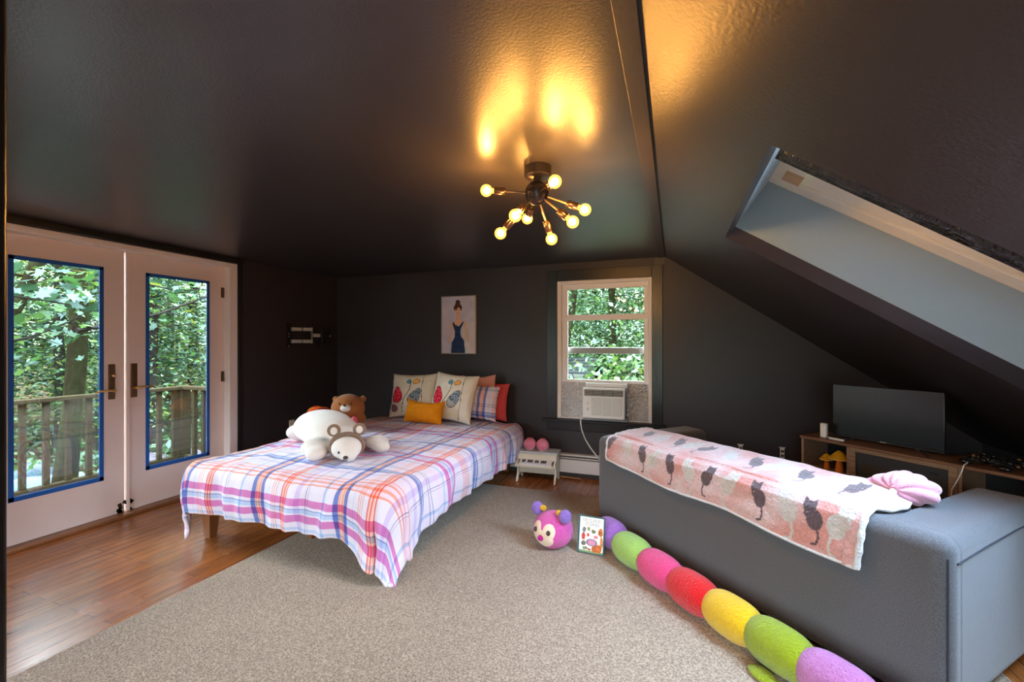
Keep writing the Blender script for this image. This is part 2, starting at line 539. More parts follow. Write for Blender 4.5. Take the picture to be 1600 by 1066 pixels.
# ------------------------------------------------------------ mesh builder
class G:
    def __init__(s):
        s.v = []
        s.f = []
        s.m = []
        s.uv = None
        s.col = None

    def add(s, vs, fs, mi=0):
        o = len(s.v)
        s.v += [tuple(v) for v in vs]
        s.f += [tuple(i + o for i in f) for f in fs]
        s.m += [mi] * len(fs)
        return s

    def box(s, x0, x1, y0, y1, z0, z1, mi=0, rot=None):
        vs = [Vector((x, y, z)) for x in (x0, x1) for y in (y0, y1) for z in (z0, z1)]
        if rot:
            c = Vector(((x0 + x1) / 2, (y0 + y1) / 2, (z0 + z1) / 2))
            Mx = Euler(rot).to_matrix()
            vs = [c + Mx @ (v - c) for v in vs]
        fs = [(0, 1, 3, 2), (4, 6, 7, 5), (0, 4, 5, 1), (2, 3, 7, 6), (0, 2, 6, 4), (1, 5, 7, 3)]
        return s.add(vs, fs, mi)

    def hexa(s, b, t, mi=0):
        """b and t: four points each, same order"""
        vs = list(b) + list(t)
        fs = [(3, 2, 1, 0), (4, 5, 6, 7)] + [(i, (i + 1) % 4, (i + 1) % 4 + 4, i + 4) for i in range(4)]
        return s.add(vs, fs, mi)

    def cyl(s, p0, p1, r0, r1=None, n=16, mi=0, caps=True):
        r1 = r0 if r1 is None else r1
        return s.tube([p0, p1], [r0, r1], n, mi, caps)

    def tube(s, pts, r, n=10, mi=0, caps=True):
        pts = [Vector(p) for p in pts]
        rs = r if isinstance(r, (list, tuple)) else [r] * len(pts)
        vs = []
        t0 = (pts[1] - pts[0]).normalized()
        up = Vector((0, 0, 1)) if abs(t0.z) < 0.9 else Vector((1, 0, 0))
        a = t0.cross(up).normalized()
        for i, p in enumerate(pts):
            if i == 0:
                t = t0
            elif i == len(pts) - 1:
                t = (p - pts[i - 1]).normalized()
            else:
                t = (pts[i + 1] - pts[i - 1]).normalized()
            a = (a - t * a.dot(t)).normalized()
            b = t.cross(a)
            for k in range(n):
                th = 2 * PI * k / n
                vs.append(p + (a * math.cos(th) + b * math.sin(th)) * rs[i])
        fs = []
        for i in range(len(pts) - 1):
            for k in range(n):
                fs.append((i * n + k, i * n + (k + 1) % n, (i + 1) * n + (k + 1) % n, (i + 1) * n + k))
        if caps:
            fs.append(tuple(range(n))[::-1])
            fs.append(tuple(range((len(pts) - 1) * n, len(pts) * n)))
        return s.add(vs, fs, mi)

    def ell(s, c, r, rot=None, nu=24, nv=14, mi=0, fn=None):
        c = Vector(c)
        if not isinstance(r, (tuple, list)):
            r = (r, r, r)
        Mx = Euler(rot).to_matrix() if rot else Matrix.Identity(3)
        vs = []
        for j in range(nv + 1):
            ph = PI * j / nv - PI / 2
            for i in range(nu):
                th = 2 * PI * i / nu
                v = Vector((r[0] * math.cos(ph) * math.cos(th), r[1] * math.cos(ph) * math.sin(th), r[2] * math.sin(ph)))
                if fn:
                    v = fn(v)
                vs.append(c + Mx @ v)
        fs = []
        for j in range(nv):
            for i in range(nu):
                a, b = j * nu + i, j * nu + (i + 1) % nu
                if j == 0:
                    fs.append((a, b + nu, a + nu))
                elif j == nv - 1:
                    fs.append((a, b, a + nu))
                else:
                    fs.append((a, b, b + nu, a + nu))
        return s.add(vs, fs, mi)

    def lathe(s, prof, c=(0, 0, 0), axis=(0, 0, 1), n=24, mi=0):
        q = Vector((0, 0, 1)).rotation_difference(Vector(axis).normalized())
        c = Vector(c)
        vs = []
        for (r, z) in prof:
            for k in range(n):
                th = 2 * PI * k / n
                vs.append(c + q @ Vector((r * math.cos(th), r * math.sin(th), z)))
        fs = []
        for i in range(len(prof) - 1):
            for k in range(n):
                fs.append((i * n + k, i * n + (k + 1) % n, (i + 1) * n + (k + 1) % n, (i + 1) * n + k))
        if prof[0][0] > 1e-4:
            fs.append(tuple(range(n))[::-1])
        if prof[-1][0] > 1e-4:
            fs.append(tuple(range((len(prof) - 1) * n, len(prof) * n)))
        return s.add(vs, fs, mi)

    def prism(s, poly, fn, t0, t1, mi=0):
        """poly of (a, b); fn(a, b, t) gives the point"""
        n = len(poly)
        vs = [fn(a, b, t0) for a, b in poly] + [fn(a, b, t1) for a, b in poly]
        fs = [tuple(range(n))[::-1], tuple(range(n, 2 * n))]
        fs += [(i, (i + 1) % n, (i + 1) % n + n, i + n) for i in range(n)]
        return s.add(vs, fs, mi)

    def grid(s, fn, nu, nv, uvfn=None, colfn=None, cu=False, mi=0):
        vs, uvs, cols = [], [], []
        for j in range(nv + 1):
            for i in range(nu + (0 if cu else 1)):
                u, v = i / nu, j / nv
                vs.append(fn(u, v))
                if uvfn:
                    uvs.append(uvfn(u, v))
                if colfn:
                    cols.append(colfn(u, v))
        n = nu if cu else nu + 1
        fs = []
        for j in range(nv):
            for i in range(nu):
                i2 = (i + 1) % n
                fs.append((j * n + i, j * n + i2, (j + 1) * n + i2, (j + 1) * n + i))
        o = len(s.v)
        s.add(vs, fs, mi)
        if uvfn:
            s.uv = (s.uv or [(0, 0)] * o) + uvs
        if colfn:
            s.col = (s.col or [(1, 1, 1)] * o) + cols
        return s


def build(name, g, m, parent=None, smooth=False, bevel=0, sub=0, origin=None, solid=0, seg=2, angle=35, remesh=0):
    """links ONE mesh object; with origin its vertices are world coordinates moved to that origin"""
    me = bpy.data.meshes.new(name)
    vs = g.v
    if origin is not None:
        ox, oy, oz = origin
        vs = [(x - ox, y - oy, z - oz) for x, y, z in vs]
    me.from_pydata(vs, [], g.f)
    ms = m if isinstance(m, (list, tuple)) else [m]
    for k in ms:
        me.materials.append(M[k] if isinstance(k, str) else k)
    if len(ms) > 1:
        me.polygons.foreach_set('material_index', g.m)
    if g.uv:
        ul = me.uv_layers.new(name='UVMap')
        li = np.zeros(len(me.loops), dtype=np.int32)
        me.loops.foreach_get('vertex_index', li)
        ul.data.foreach_set('uv', np.array(g.uv, dtype=np.float32)[li].ravel())
    if g.col is not None:
        ca = me.color_attributes.new('Col', 'FLOAT_COLOR', 'POINT')
        c = np.ones((len(me.vertices), 4), dtype=np.float32)
        cc = np.array(g.col, dtype=np.float32)
        c[:len(cc), :3] = cc
        ca.data.foreach_set('color', c.ravel())
    bm = bmesh.new()
    bm.from_mesh(me)
    bmesh.ops.recalc_face_normals(bm, faces=bm.faces)
    bm.to_mesh(me)
    bm.free()
    o = bpy.data.objects.new(name, me)
    COL.objects.link(o)
    if origin is not None and parent is None:
        o.location = origin
    if parent is not None:
        o.parent = parent
    if remesh:
        r = o.modifiers.new('remesh', 'REMESH')
        r.mode = 'VOXEL'
        r.voxel_size = remesh
        r.use_smooth_shade = True
        sm = o.modifiers.new('smooth', 'SMOOTH')
        sm.iterations = 8
        sm.factor = 0.6
        smooth = True
    if solid:
        q = o.modifiers.new('solid', 'SOLIDIFY')
        q.thickness = solid
        q.offset = -1
    if bevel:
        b = o.modifiers.new('bevel', 'BEVEL')
        b.width = bevel
        b.segments = seg
        b.limit_method = 'ANGLE'
        b.angle_limit = R(angle)
        b.harden_normals = False
        smooth = True
    if sub:
        q = o.modifiers.new('sub', 'SUBSURF')
        q.levels = sub
        q.render_levels = sub
    if smooth:
        me.polygons.foreach_set('use_smooth', [True] * len(me.polygons))
        if not remesh:
            try:
                me.set_sharp_from_angle(angle=R(48))
            except Exception:
                pass
    return o


def tag(o, label, cat, group=None, kind=None):
    if label:
        o['label'] = label
    if cat:
        o['category'] = cat
    if group:
        o['group'] = group
    if kind:
        o['kind'] = kind
    return o


def thing(name, label, cat, loc=(0, 0, 0), rotz=0, group=None):
    o = bpy.data.objects.new(name, None)
    o.empty_display_size = 0.1
    COL.objects.link(o)
    o.location = loc
    o.rotation_euler = (0, 0, rotz)
    return tag(o, label, cat, group)


def solo(name, g, m, label, cat, group=None, kind=None, **kw):
    """a thing that is one mesh, vertices given in world coordinates"""
    a = np.array(g.v)
    org = (float(a[:, 0].mean()), float(a[:, 1].mean()), float(a[:, 2].min()))
    return tag(build(name, g, m, origin=org, **kw), label, cat, group, kind)


def part(name, g, m, parent, label=None, **kw):
    o = build(name, g, m, parent=parent, **kw)
    if label:
        o['label'] = label
    return o


def wpart(name, g, m, root, parent=None, label=None, **kw):
    """a part whose vertices are given in world coordinates under an unrotated root"""
    o = build(name, g, m, parent=parent or root, origin=tuple(root.location), **kw)
    if label:
        o['label'] = label
    return o


def struct(name, g, m, **kw):
    o = build(name, g, m, **kw)
    o['kind'] = 'structure'
    return o


# ============================================================ THE ROOM
struct('floor', G().box(-4.34, XK + .1, YB - .1, D + .1, -0.12, 0.0), 'floor')

# left wall with the double door opening
DY0, DY1, DZ = 1.36, 3.165, 2.20
g = G()
g.box(XL - .17, XL, YB, DY0, 0, ZC)
g.box(XL - .17, XL, DY1, D + .12, 0, ZC)
g.box(XL - .17, XL, DY0, DY1, DZ, ZC)
struct('wall_left', g, 'wall')
# black raised header over the doors
struct('trim_1', G().box(XL, XL + .018, 1.30, 3.24, 2.205, 2.250), 'trimblack', bevel=.004)

# far wall with the window opening, cut to the slope
WX0, WX1, WZ0, WZ1 = -1.175, -0.205, 0.605, 2.065
g = G()
g.box(XL - .1, WX0, D, D + .16, 0, ZC + .05)
g.box(WX0, WX1, D, D + .16, 0, WZ0)
g.box(WX0, WX1, D, D + .16, WZ1, ZC + .05)
g.box(WX1, XR, D, D + .16, 0, ZC + .05)
g.prism([(XR, 0), (XK + .1, 0), (XK + .1, slope_z(XK + .1) + .02), (XR, ZC + .02)], lambda a, b, t: (a, t, b), D, D + .16)
struct('wall_far', g, 'wall')

# walls that are out of the picture close the room
g = G()
for (a, b) in ((XL, -4.05), (-2.95, -.60), (1.75, XK + .1)):
    g.box(a, b, YB - .1, YB, 0, ZC)
for (a, b) in ((-4.05, -2.95), (-.60, 1.75)):  # unseen window openings, added to let in fill daylight from behind
    g.box(a, b, YB - .1, YB, 0, .25)
    g.box(a, b, YB - .1, YB, 2.16, ZC)
struct('wall_back', g, 'wall')
struct('wall_right', G().box(XK, XK + .1, YB, D, 0, slope_z(XK) + .05), 'wall')

# flat ceiling
struct('ceiling', G().box(XL - .17, XR, YB - .1, D + .12, ZC, ZC + .12), 'ceiling')
# the long board where the flat ceiling meets the slope, with the dark gap beside it
struct('trim_2', G().box(-0.148, -0.086, YB, D, ZC - .008, ZC + .004), 'beam', bevel=.002)
struct('trim_3', G().box(-0.086, -0.074, YB, D, ZC - .001, ZC + .004), 'blackplastic')

# sloped ceiling with the skylight well
nrm = Vector((SM, 0, 1)).normalized()


def sp(x, y, d=0.0):
    return Vector((x, y, slope_z(x))) + nrm * d


O4 = [(.275, 1.53), (.275, 2.775), (1.62, 2.575), (1.62, 1.45)]      # opening in the ceiling
I4 = [(.287, 1.60), (.287, 2.695), (1.60, 2.495), (1.60, 1.52)]        # the well above it
B4 = [(XR, YB - .1), (XR, D + .1), (XK + .1, D + .1), (XK + .1, YB - .1)]
g = G()
P = [sp(*b) for b in B4] + [sp(*o) for o in O4]
g.add(P, [(i, (i + 1) % 4, (i + 1) % 4 + 4, i + 4) for i in range(4)])
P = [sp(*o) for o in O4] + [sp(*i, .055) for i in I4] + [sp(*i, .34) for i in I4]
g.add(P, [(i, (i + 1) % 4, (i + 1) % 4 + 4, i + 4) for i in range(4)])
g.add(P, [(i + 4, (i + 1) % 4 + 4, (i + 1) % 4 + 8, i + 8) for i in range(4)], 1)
P = [sp(*b, .30) for b in B4] + [sp(*i, .34) for i in I4]
g.add(P, [(i, (i + 1) % 4, (i + 1) % 4 + 4, i + 4) for i in range(4)])
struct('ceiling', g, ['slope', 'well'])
# second skylight-free end: close the gable edges above the walls
g = G()
g.prism([(XR, ZC), (XK + .1, slope_z(XK + .1)), (XK + .1, slope_z(XK + .1) + .4), (XR, ZC + .4)], lambda a, b, t: (a, t, b), YB - .12, YB - .10)
g.prism([(XR, ZC), (XK + .1, slope_z(XK + .1)), (XK + .1, slope_z(XK + .1) + .4), (XR, ZC + .4)], lambda a, b, t: (a, t, b), D + .10, D + .14)
struct('wall_gable', g, 'wall')

# skylight sash: painted frame, raw wood strip, glass
sky_t = thing('skylight', 'cream framed skylight window at the top of the well in the sloped ceiling', 'skylight', tuple(sp(.9, 2.1, .34)))
g = G()


def sbox(g, x0, x1, ya, yb, yc, yd, d0, d1, mi=0):
    """block between x0 and x1 (along the slope); ya-yb at x0, yc-yd at x1; d0-d1 across the roof"""
    g.hexa([sp(x0, ya, d0), sp(x0, yb, d0), sp(x1, yd, d0), sp(x1, yc, d0)],
           [sp(x0, ya, d1), sp(x0, yb, d1), sp(x1, yd, d1), sp(x1, yc, d1)], mi)


sbox(g, .28, 1.60, 2.60, 2.76, 2.38, 2.56, .335, .40)
sbox(g, .28, 1.60, 1.52, 1.66, 1.48, 1.60, .335, .40)
sbox(g, .28, .40, 1.5, 2.76, 1.5, 2.76, .337, .402)
sbox(g, 1.48, 1.62, 1.5, 2.60, 1.5, 2.60, .337, .402)
wpart('frame', g, 'whitewood', sky_t, bevel=.004)
g = G()
sbox(g, .36, 1.56, 2.36, 2.605, 2.13, 2.385, .352, .41)
sbox(g, .36, .43, 1.6, 2.6, 1.6, 2.6, .352, .41)
wpart('sash', g, 'whitewood', sky_t, bevel=.004)
g = G()
sbox(g, .33, .40, 2.48, 2.56, 2.47, 2.55, .318, .352)
wpart('corner_block', g, 'rawwood', sky_t, label='raw wood corner block', bevel=.003)
g = G()
sbox(g, .30, 1.60, 1.60, 2.66, 1.54, 2.44, .405, .410)
wpart('glass', g, 'skyglass', sky_t)
# rolled black plastic shade held along the near edge of the opening
g = G()
pts = []
for i in range(25):
    t = i / 24
    x = .315 + t * 1.26
    p = sp(x, 1.585 - .045 * t, .045)
    pts.append(p)
g.tube(pts, [.038 + .004 * math.sin(i * 2.3) for i in range(25)], 12)
sbox(g, .30, 1.60, 1.56, 1.655, 1.48, 1.60, .022, .03)
wpart('rolled_shade', g, 'shade', sky_t, label='wrinkled black plastic shade rolled up along the near edge', smooth=True)

# black post at the left edge of the picture
struct('trim_4', G().box(-.80, -.6405, .10, .24, 0, ZC), 'trimblack', bevel=.003)

# far window trim
g = G()
yo = D - .02
g.box(-1.285, WX0, yo, D, .60, 2.178)
g.box(WX1, -.105, yo, D, .60, 2.178)
g.box(WX0, WX1, yo, D, WZ1, 2.178)
struct('trim_5', g, 'trimblack', bevel=.003)
g = G()
g.box(-1.33, -.08, D - .055, D, .572, .600)
g.box(-1.285, -.105, D - .018, D, .478, .572)
struct('trim_6', g, 'trimblack', bevel=.004)
# plain wider board up to the ceiling over the window
struct('trim_7', G().box(-.185, -.078, D - .008, D, 2.178, 2.256), 'beam', bevel=.002)

# window unit
win = thing('window_1', None, None, (-.69, D + .05, WZ0))
win['kind'] = 'structure'
g = G()
g.box(WX0, WX0 + .045, D - .005, D + .12, WZ0, WZ1)
g.box(WX1 - .035, WX1, D - .005, D + .12, WZ0, WZ1)
g.box(WX0 + .045, WX1 - .035, D - .004, D + .12, WZ1 - .035, WZ1)
g.box(WX0 + .045, WX1 - .035, D - .002, D + .12, WZ0, WZ0 + .012)
wpart('window_frame', g, 'vinyl', win, bevel=.004)
y0, y1 = D + .035, D + .065
a0, a1 = WX0 + .045, WX1 - .035
g = G()
g.box(a0, a0 + .06, y0, y1, 1.018, 1.975)
g.box(a1 - .045, a1, y0, y1, 1.018, 1.975)
g.box(a0, a1, y0, y1, 1.975, WZ1 - .035)
g.box(a0, a1, y0 - .012, y1, 1.645, 1.705)
g.box(a0, a1, y0 - .006, y1, .985, 1.018)
g.box(-.60, -.50, y0 - .022, y0 - .008, .988, 1.000)
wpart('sash', g, 'vinyl', win, bevel=.004)
g = G()
g.box(a0, a1, D + .085, D + .11, 1.292, 1.350)
g.box(a0, a1, D + .082, D + .112, 1.350, 1.360)
wpart('outer_rail', g, 'greyframe', win, label='grey bottom rail of the outer sash', bevel=.003)
wpart('pane', G().box(a0 + .05, a1 - .04, D + .050, D + .053, 1.0, 1.65), 'glass', win)
wpart('pane', G().box(a0 + .05, a1 - .04, D + .048, D + .051, 1.70, 1.98), 'glass', win)

# double doors -----------------------------------------------------------
g = G()
g.box(-4.26, XL + .004, DY1 - .085, DY1, 0, DZ)
g.box(-4.26, XL + .004, DY0, DY0 + .05, 0, DZ)
g.box(-4.26, XL + .003, DY0 + .05, DY1 - .085, DZ - .045, DZ)
struct('trim_8', g, 'casing', bevel=.005)
struct('trim_9', G().box(-4.32, XL + .012, DY0, DY1, 0.0, .028), M['bedwood'], bevel=.006)
struct('trim_10', G().box(XL, XL + .012, DY1 - .002, DY1 + .055, 0, DZ + .02), 'trimblack', bevel=.003)


def door(n, ya, yb, ga, gb, plate_y, sgn, lever_z, hinge_y=None):
    zt = 2.150
    x0, x1 = -4.245, -4.203
    gz0, gz1 = .325, 2.000
    d = thing('door_%d' % n, None, None, (x1, (ya + yb) / 2, .03))
    d['kind'] = 'structure'
    g = G()
    g.box(x0, x1, ya, ga, .03, zt)
    g.box(x0, x1, gb, yb, .03, zt)
    g.box(x0, x1, ga, gb, .03, gz0)
    g.box(x0, x1, ga, gb, gz1, zt)
    wpart('door_panel', g, 'doorwhite', d)
    g = G()
    for (a, b, c, e) in ((ga - .002, ga + .026, gz0, gz1), (gb - .026, gb + .002, gz0, gz1), (ga, gb, gz0 - .002, gz0 + .030), (ga, gb, gz1 - .026, gz1 + .002)):
        g.box(x1 - .004, x1 + .0025, a, b, c, e)
    wpart('masking_tape', g, 'tape', d)
    wpart('pane', G().box(x0 + .018, x0 + .022, ga - .01, gb + .01, gz0 - .01, gz1 + .01), 'glass', d)
    g = G()
    g.box(x1, x1 + .008, plate_y - .023, plate_y + .023, .955, 1.235)
    pl = wpart('handle_plate', g, 'bronze', d, bevel=.006)
    g = G()
    g.cyl((x1, plate_y, lever_z), (x1 + .05, plate_y, lever_z), .012, n=14)
    pts = []
    for i in range(10):
        t = i / 9
        pts.append((x1 + .05 + .012 * math.sin(t * PI), plate_y + sgn * .125 * t, lever_z + .012 * math.sin(t * 2.6) - .01 * t))
    g.tube(pts, [.010 - .003 * t / 9 for t in range(10)], 10)
    wpart('lever', g, 'brass', d, pl, smooth=True)
    if n == 1:
        wpart('thumb_turn', G().ell((x1 + .02, plate_y + .004, 1.145), (.014, .012, .014)), 'brass', d, pl, smooth=True)
    if hinge_y:
        for z in (1.905, 1.075, .22):
            g = G().cyl((x1 + .008, hinge_y, z - .05), (x1 + .008, hinge_y, z + .05), .007, n=10)
            g.box(x1, x1 + .004, hinge_y - .018, hinge_y + .006, z - .05, z + .05)
            wpart('hinge', g, 'bronze', d)
    return d


door(1, DY0 + .055, 2.237, 1.575, 2.098, 2.150, -1, 1.025)
d2 = door(2, 2.248, DY1 - .088, 2.392, 2.932, 2.304, 1, 1.035, hinge_y=3.066)
# astragal strip down the meeting edge and the rotten corner at its foot
wpart('meeting_strip', G().box(-4.203, -4.196, 2.250, 2.275, .03, 2.15), 'doorwhite', d2, bevel=.002)
g = G()
for i in range(9):
    y = 2.185 + random.random() * .10
    z = .03 + random.random() * .09
    g.box(-4.204, -4.1985, y - .012, y + .012, z - .02, z + .028, rot=(random.random(), 0, 0))
wpart('rotten_patch', g, mat('rotten_wood', (.035, .025, .015), .9, .1, var=.5, vscale=60), d2)

# rug
g = G()
g.box(-2.585, 1.30, -1.2, 3.955, 0.001, .016)
solo('rug', g, 'carpet', 'large beige speckled rug covering the middle of the wood floor', 'rug', bevel=.008, seg=2)

# baseboard heater
h = thing('baseboard_heater', 'long white baseboard heater along the far wall beside the toy piano', 'heater', (-.6, D - .06, 0.03))
wpart('cover', G().hexa([(-3.9, D - .075, .05), (.62, D - .075, .05), (.62, D - .001, .05), (-3.9, D - .001, .05)],
                        [(-3.9, D - .075, .185), (.62, D - .075, .185), (.62, D - .001, .185), (-3.9, D - .001, .185)]), 'heater', h, bevel=.004)
wpart('slot', G().box(-3.9, .62, D - .060, D - .004, .18, .222), 'darkslot', h)
wpart('damper', G().box(-3.9, .62, D - .070, D - .05, .196, .206), 'heater', h)
wpart('top', G().box(-3.9, .62, D - .072, D - .001, .222, .240), 'heater', h, bevel=.004)
wpart('bracket', G().box(-3.88, .60, D - .05, D - .03, 0.0, .052), 'darkslot', h)
# the stub of copper pipe on the floor below the heater
g = G()
g.tube([(-1.10, D - .12, .014), (-.96, D - .125, .014), (-.90, D - .13, .016), (-.885, D - .16, .012)], .008, 10)
solo('copper_pipe', g, 'copper', 'thin copper pipe end lying on the floor in front of the heater', 'pipe', smooth=True)


# outlets without covers
def outlet(x, label):
    t = thing('wall_outlet', label, 'outlet', (x, D, .34))
    wpart('box', G().box(x - .036, x + .036, D - .004, D + .0, .345, .465), 'blackplastic', t)
    g = G()
    g.box(x - .017, x + .017, D - .012, D - .002, .358, .452)
    g.box(x - .026, x + .026, D - .008, D - .003, .452, .462)
    g.box(x - .026, x + .026, D - .008, D - .003, .348, .358)
    wpart('receptacle', g, 'label', t, bevel=.002)
    for z in (.385, .425):
        wpart('socket', G().box(x - .012, x + .012, D - .0135, D - .011, z - .012, z + .012), 'darkslot', t)


outlet(.582, 'uncovered wall outlet just above the blanket, the left one of two')
outlet(.918, 'uncovered wall outlet close to the media console, the right one of two')
t = thing('wall_outlet', 'cream outlet plate with a plugged cord low on the left wall behind the white bear', 'outlet', (XL, 3.83, .36))
wpart('plate', G().box(XL, XL + .008, 3.795, 3.865, .36, .52), 'paper', t, bevel=.002)
g = G().tube([(XL + .02, 3.84, .42), (XL + .07, 3.88, .47), (XL + .10, 3.95, .50), (XL + .09, 4.0, .40), (XL + .05, 4.02, .2)], .005, 8)
wpart('cord', g, 'blackplastic', t, smooth=True)

# ============================================================ AIR CONDITIONER
ac = thing('air_conditioner', 'white window air conditioner with front grille and two round knobs', 'air conditioner', (-.65, 4.40, .652))
ax0, ax1, az0, az1 = -.860, -.445, .655, .958
wpart('housing', G().box(ax0 + .008, ax1 - .008, 4.385, 4.80, az0, az1 - .008), 'white', ac, bevel=.006)
g = G()
g.box(ax0, ax1, 4.345, 4.39, az0, az1)
wpart('front_panel', g, 'white', ac, bevel=.014, seg=3)
g = G()
g.box(ax0 + .02, ax1 - .02, 4.340, 4.3455, az1 - .078, az1 - .016)
vent = wpart('vent', g, 'darkslot', ac)
for i in range(4):
    x = ax0 + .022 + i * .0935
    g = G()
    for k in range(4):
        g.box(x, x + .088, 4.335, 4.342, az1 - .072 + k * .015, az1 - .066 + k * .015)
    wpart('louvre', g, 'greyframe', ac, vent)
for k in range(3):
    x = ax0 + .092 + k * .1005
    g = G()
    g.box(x, x + .092, 4.3435, 4.3445, az0 + .035, az1 - .095, 1)
    for j in range(13):
        z = az0 + .042 + j * .0138
        g.box(x + .002, x + .090, 4.336, 4.3445, z, z + .0075)
    wpart('grille', g, ['white', 'greyframe'], ac)
for z in (az0 + .155, az0 + .095):
    g = G().lathe([(.020, 0), (.020, .006), (.014, .009), (.013, .018), (0, .019)], (ax0 + .045, 4.345, z), (0, -1, 0), 20)
    g.box(ax0 + .042, ax0 + .048, 4.322, 4.33, z - .012, z + .012)
    wpart('knob', g, 'white', ac, smooth=True)
wpart('base_pan', G().box(ax0 - .01, ax1 + .01, 4.45, 4.70, .617, .660), 'steel', ac, bevel=.003)
wpart('mounting_rail', G().box(-.862, -.437, 4.50, 4.60, az1 - .006, az1 + .034), 'white', ac, bevel=.003)
g = G().tube([(-.862, 4.42, .672), (-.885, 4.40, .655), (-.89, 4.40, .60), (-.88, 4.41, .52), (-.85, 4.43, .43), (-.80, 4.45, .34), (-.74, 4.46, .26), (-.66, 4.44, .18), (-.50, 4.42, .10), (-.2, 4.40, .02)], .0065, 8)
wpart('power_cord', g, 'cordwhite', ac, smooth=True)
# bubble foil fillers
for (a, b, lab) in ((WX0 + .040, ax0 + .008, 'crinkled silver bubble foil filling the window gap left of the air conditioner'),
                    (ax1 - .008, WX1 - .030, 'crinkled silver bubble foil filling the window gap right of the air conditioner')):
    def ff(u, v, a=a, b=b):
        x = a + (b - a) * u
        z = .612 + (.380) * v
        n = noise.noise(Vector((x * 14, z * 14, 3.1))) * .010 + noise.noise(Vector((x * 60, z * 60, 1.1))) * .004
        return (x, D + .005 + n, z)
    solo('foil_panel', G().grid(ff, 40, 60), 'foil', lab, 'insulation panel', smooth=True, solid=.004)

# ============================================================ PAINTING ON THE FAR WALL
PX0, PX1, PZ0, PZ1 = -2.570, -2.118, 1.278, 1.955


def inpoly(p, poly):
    x, y = p
    r = False
    n = len(poly)
    for i in range(n):
        x1, y1 = poly[i]
        x2, y2 = poly[(i + 1) % n]
        if (y1 > y) != (y2 > y) and x < (x2 - x1) * (y - y1) / (y2 - y1) + x1:
            r = not r
    return r


def elin(p, c, rx, ry):
    return ((p[0] - c[0]) / rx) ** 2 + ((p[1] - c[1]) / ry) ** 2 < 1


def paint(u, v):
    # plain figure of a woman in a dark blue dress on a pale ground; v up, u right
    p = (u, v)
    n = noise.noise(Vector((u * 5, v * 7, 0)))
    n2 = noise.noise(Vector((u * 23, v * 23, 5)))
    base = np.array(srgb(206, 204, 226)) * (1 + .12 * n) + np.array([.06, .0, -.05]) * max(0, n) + .03 * n2
    if u > .62 and v < .55:
        base = base * .6 + np.array(srgb(228, 214, 200)) * .4
    skin = np.array(srgb(232, 190, 168)) * (1 + .12 * n2)
    hair = np.array(srgb(84, 52, 40)) * (1 + .5 * n2)
    dress = np.array(srgb(34, 52, 92)) * (1 + .7 * n2)
    if inpoly(p, [(.60, 0), (.93, 0), (.84, .24), (.68, .20)]):
        base = np.array(srgb(226, 220, 230)) * (1 + .15 * n2)
    if inpoly(p, [(.28, 0), (.70, 0), (.68, .22), (.58, .30), (.57, .42), (.66, .53), (.655, .56), (.60, .53), (.52, .47), (.42, .50), (.345, .555), (.325, .52), (.40, .38), (.39, .28), (.30, .18)]):
        return dress
    if inpoly(p, [(.20, .20), (.27, .36), (.24, .50), (.30, .56), (.345, .54), (.33, .36), (.27, .18)]):
        return skin
    if inpoly(p, [(.655, .55), (.72, .56), (.80, .34), (.84, .20), (.79, .20), (.73, .35)]):
        return skin
    if inpoly(p, [(.44, .68), (.56, .68), (.57, .60), (.66, .56), (.60, .53), (.52, .47), (.42, .50), (.35, .55), (.44, .60)]):
        return skin
    if elin(p, (.49, .755), .085, .085):
        if v < .79 + .02 * math.sin(u * 40):
            if elin(p, (.455, .765), .016, .008) or elin(p, (.525, .765), .016, .008):
                return hair * .5
            if elin(p, (.49, .705), .024, .008):
                return np.array(srgb(190, 80, 80))
            return skin * 1.05
    if elin(p, (.49, .80), .125, .085) or elin(p, (.49, .895), .075, .05):
        return hair
    if .28 < u < .72 and v < .07:
        base = np.array(srgb(40, 190, 206)) * (1 + .3 * n2)
    return base


art = thing('painting', 'small canvas painting of a woman in a navy dress on the far wall', 'painting', ((PX0 + PX1) / 2, D - .03, PZ0))
g = G().box(PX0, PX1, D - .034, D - .001, PZ0, PZ1)
wpart('frame', g, 'canvasedge', art, bevel=.004)
g = G().grid(lambda u, v: (PX0 + .012 + (PX1 - PX0 - .024) * u, D - .0355, PZ0 + .012 + (PZ1 - PZ0 - .024) * v), 90, 130, colfn=lambda u, v: tuple(paint(u, v)))
wpart('canvas', g, 'painting', art)

# ============================================================ TV WALL MOUNT
mt = thing('tv_wall_mount', 'empty swing-arm television bracket on the left wall', 'wall mount', (XL, 3.79, 1.36))
g = G()
g.box(XL, XL + .006, 3.762, 3.83, 1.362, 1.635)
g.hexa([(XL + .003, 3.76, 1.60), (XL + .004, 3.84, 1.60), (XL + .008, 3.84, 1.60), (XL + .008, 3.76, 1.60)],
       [(XL + .003, 3.76, 1.645), (XL + .004, 3.80, 1.62), (XL + .008, 3.80, 1.62), (XL + .008, 3.76, 1.645)])
wpart('wall_plate', g, 'blackmetal', mt)
for z in (1.372, 1.48, 1.51):
    wpart('bolt', G().ell((XL + .012, 3.785, z), .008, nu=10, nv=6), 'steel', mt)
for z, c in ((1.565, 0), (1.425, 0)):
    for (ya, yb) in ((3.80, 3.885), (3.892, 3.975)):
        xa = XL + .02 + (ya - 3.8) * .75
        xb = XL + .02 + (yb - 3.8) * .75
        g = G().hexa([(xa, ya, z - .02), (xb, yb, z - .02), (xb + .03, yb - .012, z - .02), (xa + .03, ya - .012, z - .02)],
                     [(xa, ya, z + .02), (xb, yb, z + .02), (xb + .03, yb - .012, z + .02), (xa + .03, ya - .012, z + .02)])
        wpart('arm', g, 'steel', mt, bevel=.003)
g = G().box(XL + .145, XL + .16, 3.972, 3.985, 1.40, 1.59)
